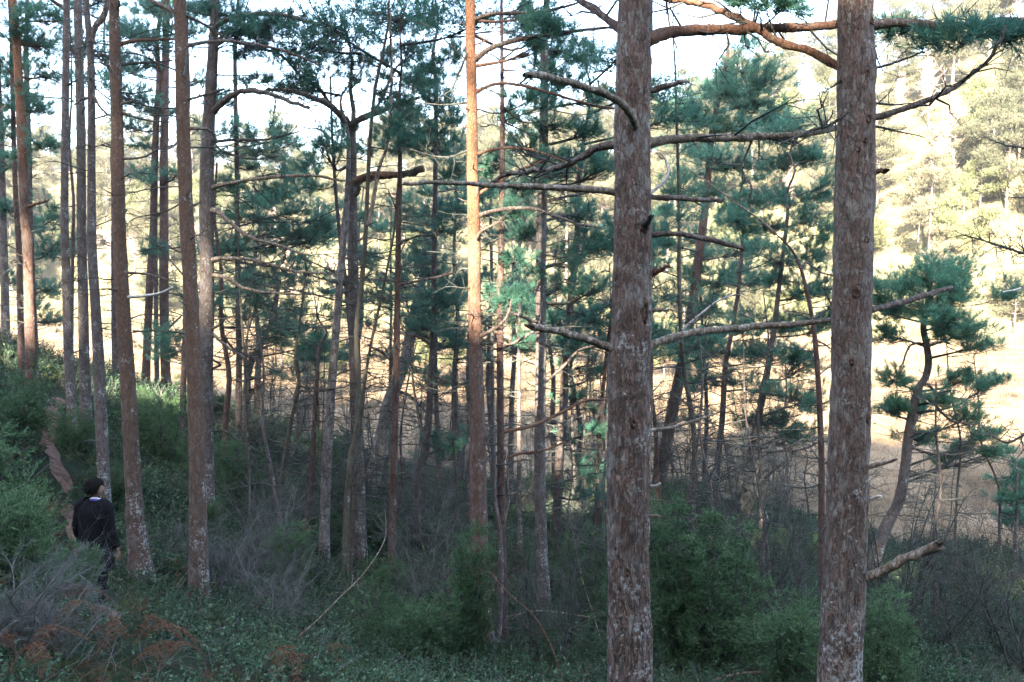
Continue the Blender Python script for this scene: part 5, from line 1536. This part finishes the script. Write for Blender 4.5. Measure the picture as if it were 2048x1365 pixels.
def wood_behind():  # out of view, added to block the sun and dapple the slope
    """the pine wood on the hill at the photographer's back: it throws the shade the slope lies in"""
    r = np.random.default_rng(808)
    mb = MB()
    ux, uy = SUN_AZ_X / math.hypot(SUN_AZ_X, SUN_AZ_Y), SUN_AZ_Y / math.hypot(SUN_AZ_X, SUN_AZ_Y)
    gaps = [(-.585, 13.5, 1.75), (-11.2, 21.0, 1.5)]  # lanes kept free of trees so sun reaches the two lit stems
    done = []
    for t in range(6000):
        x = -78 + 118 * r.random(); y = -56 + 22 * r.random()
        if any((x - u) ** 2 + (y - v) ** 2 < 2.15 ** 2 for u, v in done): continue
        ok = True
        for gx, gy, w in gaps:
            off = (x - gx) * uy - (y - gy) * ux
            if abs(off) < w: ok = False
        if not ok: continue
        done.append((x, y))
        h = 12.5 + 4.5 * r.random(); z = hgt(x, y)
        tubes(mb, catmull([[x, y, z - .3], [x, y, z + h]], 6), np.linspace(.17, .05, 6), 6, 0)
        n = 380
        f = r.random(n) ** .8
        e = norm(r.normal(size=(n, 3))) * (.35 + .65 * r.random((n, 1)))
        wd = 2.3 * np.sin(PI * np.clip(.12 + .88 * f, 0, 1)) ** .6
        B = np.column_stack([x + e[:, 0] * wd, y + e[:, 1] * wd, z + h * (.22 + .78 * f) + e[:, 2] * .5])
        shoots(mb, B, e + np.array([0, 0, .5]), .7, 7, .55, .17, 1, .8, r)
    o = mb.build("shade_wood", [M["bark_grey"], M["needle"]], smooth=False)
    tag(o, "unseen pine wood added on the hill behind the photographer to shade the slope", "wood", None, "stuff")
    print("wood behind:", len(done))


wood_behind()

# a few bog pines and the pines at the back of the left bank
for (px, Y, k, s, lb) in [(640, 62, 4, .62, "stunted sunlit bog pine glimpsed left of the forked pine"), (880, 70, 4, .7, "stunted sunlit bog pine glimpsed left of the sunlit orange stem"), (560, 80, 2, .75, "rounded bog pine glimpsed above the small crooked pine"),
                          (1330, 74, 4, .7, "stunted bog pine glimpsed right of the thick reddish stem"), (1150, 84, 2, .7, "rounded bog pine glimpsed left of the thick reddish stem")]:
    p = at(px, 600, Y); put_far(p[0], Y, k, s, lb, None, random.random() * 6)
# ------------------------------------------------------------------ the person on the path
def skin_obj(name, verts, edges, radii, mat, parent, root=0, sub=2):
    me = bpy.data.meshes.new(name)
    me.from_pydata([tuple(v) for v in verts], edges, [])
    o = bpy.data.objects.new(name, me); COL.objects.link(o); o.parent = parent
    md = o.modifiers.new("skin", "SKIN"); md.use_smooth_shade = True
    sv = me.skin_vertices[0].data
    for i, rd in enumerate(radii):
        sv[i].radius = rd if isinstance(rd, tuple) else (rd, rd)
        sv[i].use_root = (i == root)
    ss = o.modifiers.new("sub", "SUBSURF"); ss.levels = sub; ss.render_levels = sub
    me.materials.append(mat)
    return o


def person():
    p = at(196, 1222, 11.0)
    loc = np.array([p[0], p[1], hgt(p[0], p[1]) + .02])
    print('person foot py', 523 - loc[2] * F / 11.0, loc)
    # local frame: x right of the walker, y forward, z up; turned so the walker looks away and to the right
    e = empty("person", loc, math.radians(-16))
    tag(e, "person with short dark hair in a long black coat standing on the footpath, back turned", "person")
    cloth = simple("black_cloth", (.0035, .0035, .0045), (.007, .007, .009), 40, .9, .12, .3)
    trous = simple("black_trousers", (.004, .004, .005), (.008, .008, .010), 40, .9, .12, .2)
    skin = simple("skin", (.20, .115, .08), (.27, .16, .11), 20, .6, .3)
    hairm = simple("dark_hair", (.004, .0035, .0035), (.011, .009, .008), 90, .7, .12, .6)
    white = simple("white_collar", (.45, .46, .56), (.55, .56, .64), 30, .8, .2)
    purple = simple("purple_lining", (.05, .04, .16), (.08, .06, .24), 30, .8, .2)
    shoe = simple("boot_leather", (.006, .006, .006), (.014, .012, .011), 40, .6, .3)
    S = 1.0
    # body: legs, trunk, neck, arms in one surface (mostly clothed)
    V = [(0, 0, .88), (0, -.01, 1.02), (0, 0, 1.20), (0, .005, 1.33), (0, .01, 1.40), (0, .02, 1.47),
         (-.09, 0, .84), (-.10, .03, .46), (-.10, -.01, .10), (-.10, .09, .05),
         (.09, 0, .84), (.10, -.03, .46), (.10, -.09, .10), (.10, .02, .05),
         (-.17, 0, 1.345), (-.235, -.02, 1.08), (-.25, .06, .84), (-.25, .09, .77),
         (.17, 0, 1.345), (.235, -.01, 1.08), (.26, .05, .84), (.262, .075, .775)]
    E = [(0, 1), (1, 2), (2, 3), (3, 4), (4, 5), (0, 6), (6, 7), (7, 8), (8, 9), (0, 10), (10, 11), (11, 12), (12, 13), (3, 14), (14, 15), (15, 16), (16, 17), (3, 18), (18, 19), (19, 20), (20, 21)]
    R = [(.14, .10), (.125, .09), (.15, .10), (.13, .09), .055, .05, (.07, .07), .04, .028, (.03, .025), (.07, .07), .04, .028, (.03, .025), .06, .045, .032, .026, .06, .045, .032, .026]
    skin_obj("body", V, E, R, skin, e)
    # head, turned a little further to the right
    hb = MB()
    nu, nv = 28, 22
    th = np.linspace(0, PI, nv); ph = np.arange(nu) / nu * 2 * PI
    TH, PH = np.meshgrid(th, ph, indexing="ij")
    X = np.sin(TH) * np.sin(PH) * .074; Yy = np.sin(TH) * np.cos(PH) * .094; Z = np.cos(TH) * .115
    fr = np.clip(np.cos(PH), 0, 1) * np.sin(TH)
    low = np.clip(-Z / .115, 0, 1)
    X = X * (1 - .32 * low ** 1.5); Yy = Yy * (1 - .18 * low ** 2) + .012 * low * fr
    nose = np.exp(-((Z + .012) / .022) ** 2 - (PH.clip(0, PI) * 0 + np.minimum(PH, 2 * PI - PH)) ** 2 / .03)
    Yy = Yy + .022 * nose
    eye = np.exp(-((Z - .012) / .014) ** 2 - ((np.minimum(PH, 2 * PI - PH) - .38) / .16) ** 2); Yy = Yy - .008 * eye
    mouth = np.exp(-((Z + .052) / .007) ** 2 - (np.minimum(PH, 2 * PI - PH) / .3) ** 2); Yy = Yy - .004 * mouth
    Vh = np.stack([X, Yy, Z], -1).reshape(-1, 3)
    i = np.arange(nv - 1)[:, None] * nu; j = np.arange(nu)[None]; j2 = (j + 1) % nu
    q = np.stack([i + j, i + nu + j, i + nu + j2, i + j2], -1).reshape(-1, 4)
    rot = np.array(Matrix.Rotation(math.radians(-42), 3, 'Z') @ Matrix.Rotation(math.radians(-4), 3, 'X'))
    C0 = np.array([0, .03, 1.565])
    hb.add(Vh @ rot.T + C0, None, q)
    for sx in (-1, 1):       # ears
        ev = np.stack([sx * .074 + .010 * sx * np.sin(TH) * np.sin(PH), -.004 + .018 * np.sin(TH) * np.cos(PH), -.006 + .030 * np.cos(TH)], -1).reshape(-1, 3)
        hb.add(ev @ rot.T + C0, None, q)
    hb.build("head", skin, e)
    # hair: a thick tousled cap over crown, back and sides
    hm = MB()
    r = np.random.default_rng(5)
    k = 1.0
    d = np.stack([np.sin(TH) * np.sin(PH), np.sin(TH) * np.cos(PH), np.cos(TH)], -1)
    front = np.clip(d[..., 1], 0, 1)
    lim = np.where(d[..., 1] > .5, .3, -.62 + .8 * np.clip((d[..., 1] - .0) / .5, 0, 1))
    thick = np.where(d[..., 2] > lim, (.016), -.02) + .010 * noise3(d * 5.0) + .004 * noise3(d * 12.0)
    HV = d * np.array([.072, .090, .113]) * (1 - .12 * np.clip(-d[..., 2:3], 0, 1)) + d * thick[..., None]
    hm.add(HV.reshape(-1, 3) @ rot.T + C0, None, q)
    n = 2600
    hd = norm(r.normal(size=(n, 3))); hd = hd[(hd[:, 2] > -.45) & ((hd[:, 1] < .3) | (hd[:, 2] > .4))]
    B = hd * np.array([.086, .104, .127])
    D = norm(hd * .35 + np.array([0, -.15, -.7]) + r.normal(size=hd.shape) * .5)
    blades(hm, B @ rot.T + C0, D @ rot.T, .036, .006, 0, r)
    hm.build("hair", hairm, e)
    # coat: one flowing shell from shoulders to thigh, and its sleeves
    cm = MB()
    nz_, na = 26, 36
    zz = np.linspace(.56, 1.45, nz_); aa = np.arange(na) / na * 2 * PI
    wx = np.interp(zz, [.56, .75, .95, 1.1, 1.25, 1.34, 1.40, 1.45], [.235, .222, .20, .195, .212, .195, .12, .075])
    wy = np.interp(zz, [.56, .75, .95, 1.1, 1.25, 1.34, 1.40, 1.45], [.17, .165, .155, .145, .14, .12, .095, .07])
    CV = np.stack([wx[:, None] * np.sign(np.cos(aa)) * np.abs(np.cos(aa)) ** .85, wy[:, None] * np.sin(aa), np.repeat(zz[:, None], na, 1)], -1)
    fold = 1 + .035 * np.sin(aa * 7 + 1.3)[None] * np.clip((1.1 - zz) / .5, 0, 1)[:, None] + .02 * noise3(CV * 9.0)
    CV[..., :2] *= fold[..., None]
    i2 = np.arange(nz_ - 1)[:, None] * na; jj = np.arange(na)[None]; jj2 = (jj + 1) % na
    cm.add(CV.reshape(-1, 3), None, np.stack([i2 + jj, i2 + jj2, i2 + na + jj2, i2 + na + jj], -1).reshape(-1, 4))
    for s in (-1, 1):
        A = np.array([V[14 if s < 0 else 18], V[15 if s < 0 else 19], V[16 if s < 0 else 20]])
        A = np.concatenate([[A[0] * np.array([.5, 1, 1]) + [0, 0, .035]], A[:1] + [0, 0, .0], (A[:1] + A[1:2]) / 2, A[1:2], (A[1:2] + A[2:3]) / 2, A[2:3]])
        lp = catmull(A, 22)
        tubes(cm, lp, np.interp(np.linspace(0, 1, 22), [0, .12, .35, .6, 1], [.075, .09, .078, .066, .054]) * (1 + .05 * np.sin(np.arange(22) * 1.7)), 16)
    cm.build("coat", cloth, e)
    # trousers
    skin_obj("trousers", [(0, 0, .88), (-.09, 0, .80), (-.10, .03, .46), (-.10, -.01, .11), (.09, 0, .80), (.10, -.03, .46), (.10, -.09, .11)], [(0, 1), (1, 2), (2, 3), (0, 4), (4, 5), (5, 6)],
             [(.15, .11), .10, .074, .062, .10, .074, .062], trous, e)
    for s, y0 in ((-1, -.01), (1, -.09)):
        b = MB()
        lp = catmull([(s * .10, y0 - .07, .045), (s * .10, y0, .055), (s * .105, y0 + .10, .045), (s * .11, y0 + .19, .03)], 14)
        tubes(b, lp, np.interp(np.linspace(0, 1, 14), [0, .15, .5, .85, 1], [.025, .05, .052, .045, .02]), 12)
        tubes(b, catmull([(s * .10, y0, .03), (s * .10, y0, .16)], 6), np.full(6, .055), 12)
        b.build("boot", shoe, e)
    # collar: pale folded edge over a purple lining, standing off the right shoulder
    for nm, mt, dz, rr in (("collar", white, .0, .011), ("collar_lining", purple, -.024, .017)):
        b = MB()
        lp = catmull([(.02, -.085, 1.462 + dz), (.055, -.07, 1.464 + dz), (.095, -.03, 1.452 + dz), (.145, .02, 1.425 + dz), (.195, .05, 1.395 + dz)], 20)
        tubes(b, lp, np.interp(np.linspace(0, 1, 20), [0, .2, .8, 1], [.3, 1, 1, .4]) * rr, 8)
        b.build(nm, mt, e)
    # hands: palm, four bent fingers of unequal length and a thumb
    for s in (-1, 1):
        wr = np.array(V[17 if s < 0 else 21]); 
        hv = [wr + [0, 0, .02], wr + [0, .012, -.045], ]
        verts = [hv[0], hv[1]]; edges = [(0, 1)]; rad = [(.022, .018), (.034, .016)]
        for f, (off, ln) in enumerate(((.030, .062), (.011, .072), (-.009, .066), (-.028, .052))):
            k0 = len(verts)
            b0 = hv[1] + np.array([0, off, -.02])
            verts += [b0, b0 + [-s * .006, .004, -ln * .45], b0 + [-s * .022, .006, -ln * .85], b0 + [-s * .035, .004, -ln]]
            edges += [(1, k0), (k0, k0 + 1), (k0 + 1, k0 + 2), (k0 + 2, k0 + 3)]; rad += [.0095, .009, .0085, .007]
        k0 = len(verts)
        b0 = wr + np.array([-s * .008, .034, -.015])
        verts += [b0, b0 + [-s * .012, .018, -.028], b0 + [-s * .02, .02, -.055]]
        edges += [(0, k0), (k0, k0 + 1), (k0 + 1, k0 + 2)]; rad += [.012, .0105, .008]
        skin_obj("hand", verts, edges, rad, skin, e, 0, 1)
    e.scale = (1.0, 1.0, 1.0)
    return e


PERSON = person()
# ------------------------------------------------------------------ daylight
ELEV = math.radians(31)
world = bpy.data.worlds.new("World"); scene.world = world; world.use_nodes = True
nt = world.node_tree
for n in list(nt.nodes): nt.nodes.remove(n)
sky = nt.nodes.new("ShaderNodeTexSky"); sky.sky_type = "NISHITA"; sky.sun_disc = False
sky.sun_elevation = ELEV
sky.sun_rotation = math.atan2(-SUN_AZ_X, -SUN_AZ_Y)
sky.air_density = 1.0; sky.dust_density = 2.2; sky.ozone_density = 1.0
bg = nt.nodes.new("ShaderNodeBackground"); bg.inputs[1].default_value = .094
ow = nt.nodes.new("ShaderNodeOutputWorld")
nt.links.new(sky.outputs[0], bg.inputs[0]); nt.links.new(bg.outputs[0], ow.inputs[0])
sd = bpy.data.lights.new("sun", "SUN"); sd.energy = 4.8; sd.angle = math.radians(.53); sd.color = (1.0, .87, .70)
sun = bpy.data.objects.new("sun", sd); COL.objects.link(sun)
dv = Vector((SUN_AZ_X, SUN_AZ_Y, 0)).normalized() * math.cos(ELEV) + Vector((0, 0, -math.sin(ELEV)))
sun.rotation_euler = dv.to_track_quat("-Z", "Y").to_euler()
sun.location = (-20, -60, 60)

scene.view_settings.view_transform = "Standard"
scene.view_settings.look = "None"
scene.view_settings.exposure = 4.0
scene.view_settings.gamma = 1.0
scene.view_settings.use_curve_mapping = False
scene.cycles.max_bounces = 6
scene.cycles.diffuse_bounces = 3
scene.cycles.transmission_bounces = 3

HAZE = .00025
hb = MB()
x0, x1, y0, y1, z0, z1 = -440, 440, -280, 500, float(min(v.co.z for v in ground.data.vertices)) - 1.0, float(max(v.co.z for v in ground.data.vertices)) + 18
hv = [(x0, y0, z0), (x1, y0, z0), (x1, y1, z0), (x0, y1, z0), (x0, y0, z1), (x1, y0, z1), (x1, y1, z1), (x0, y1, z1)]
hb.add(hv, None, [(3, 2, 1, 0), (4, 5, 6, 7), (0, 1, 5, 4), (1, 2, 6, 5), (2, 3, 7, 6), (3, 0, 4, 7)])
hm_, hnt = new_mat("haze_air")
pv = hnt.nodes.new("ShaderNodeVolumePrincipled"); pv.inputs["Color"].default_value = (.92, .93, .95, 1); pv.inputs["Density"].default_value = HAZE; pv.inputs["Anisotropy"].default_value = .3
ho = hnt.nodes.new("ShaderNodeOutputMaterial"); hnt.links.new(pv.outputs[0], ho.inputs["Volume"])
haze = hb.build("haze", hm_, smooth=False); haze["kind"] = "stuff"; haze["label"] = "thin pale haze in the valley air"; haze["category"] = "haze"
print("haze top", z1)
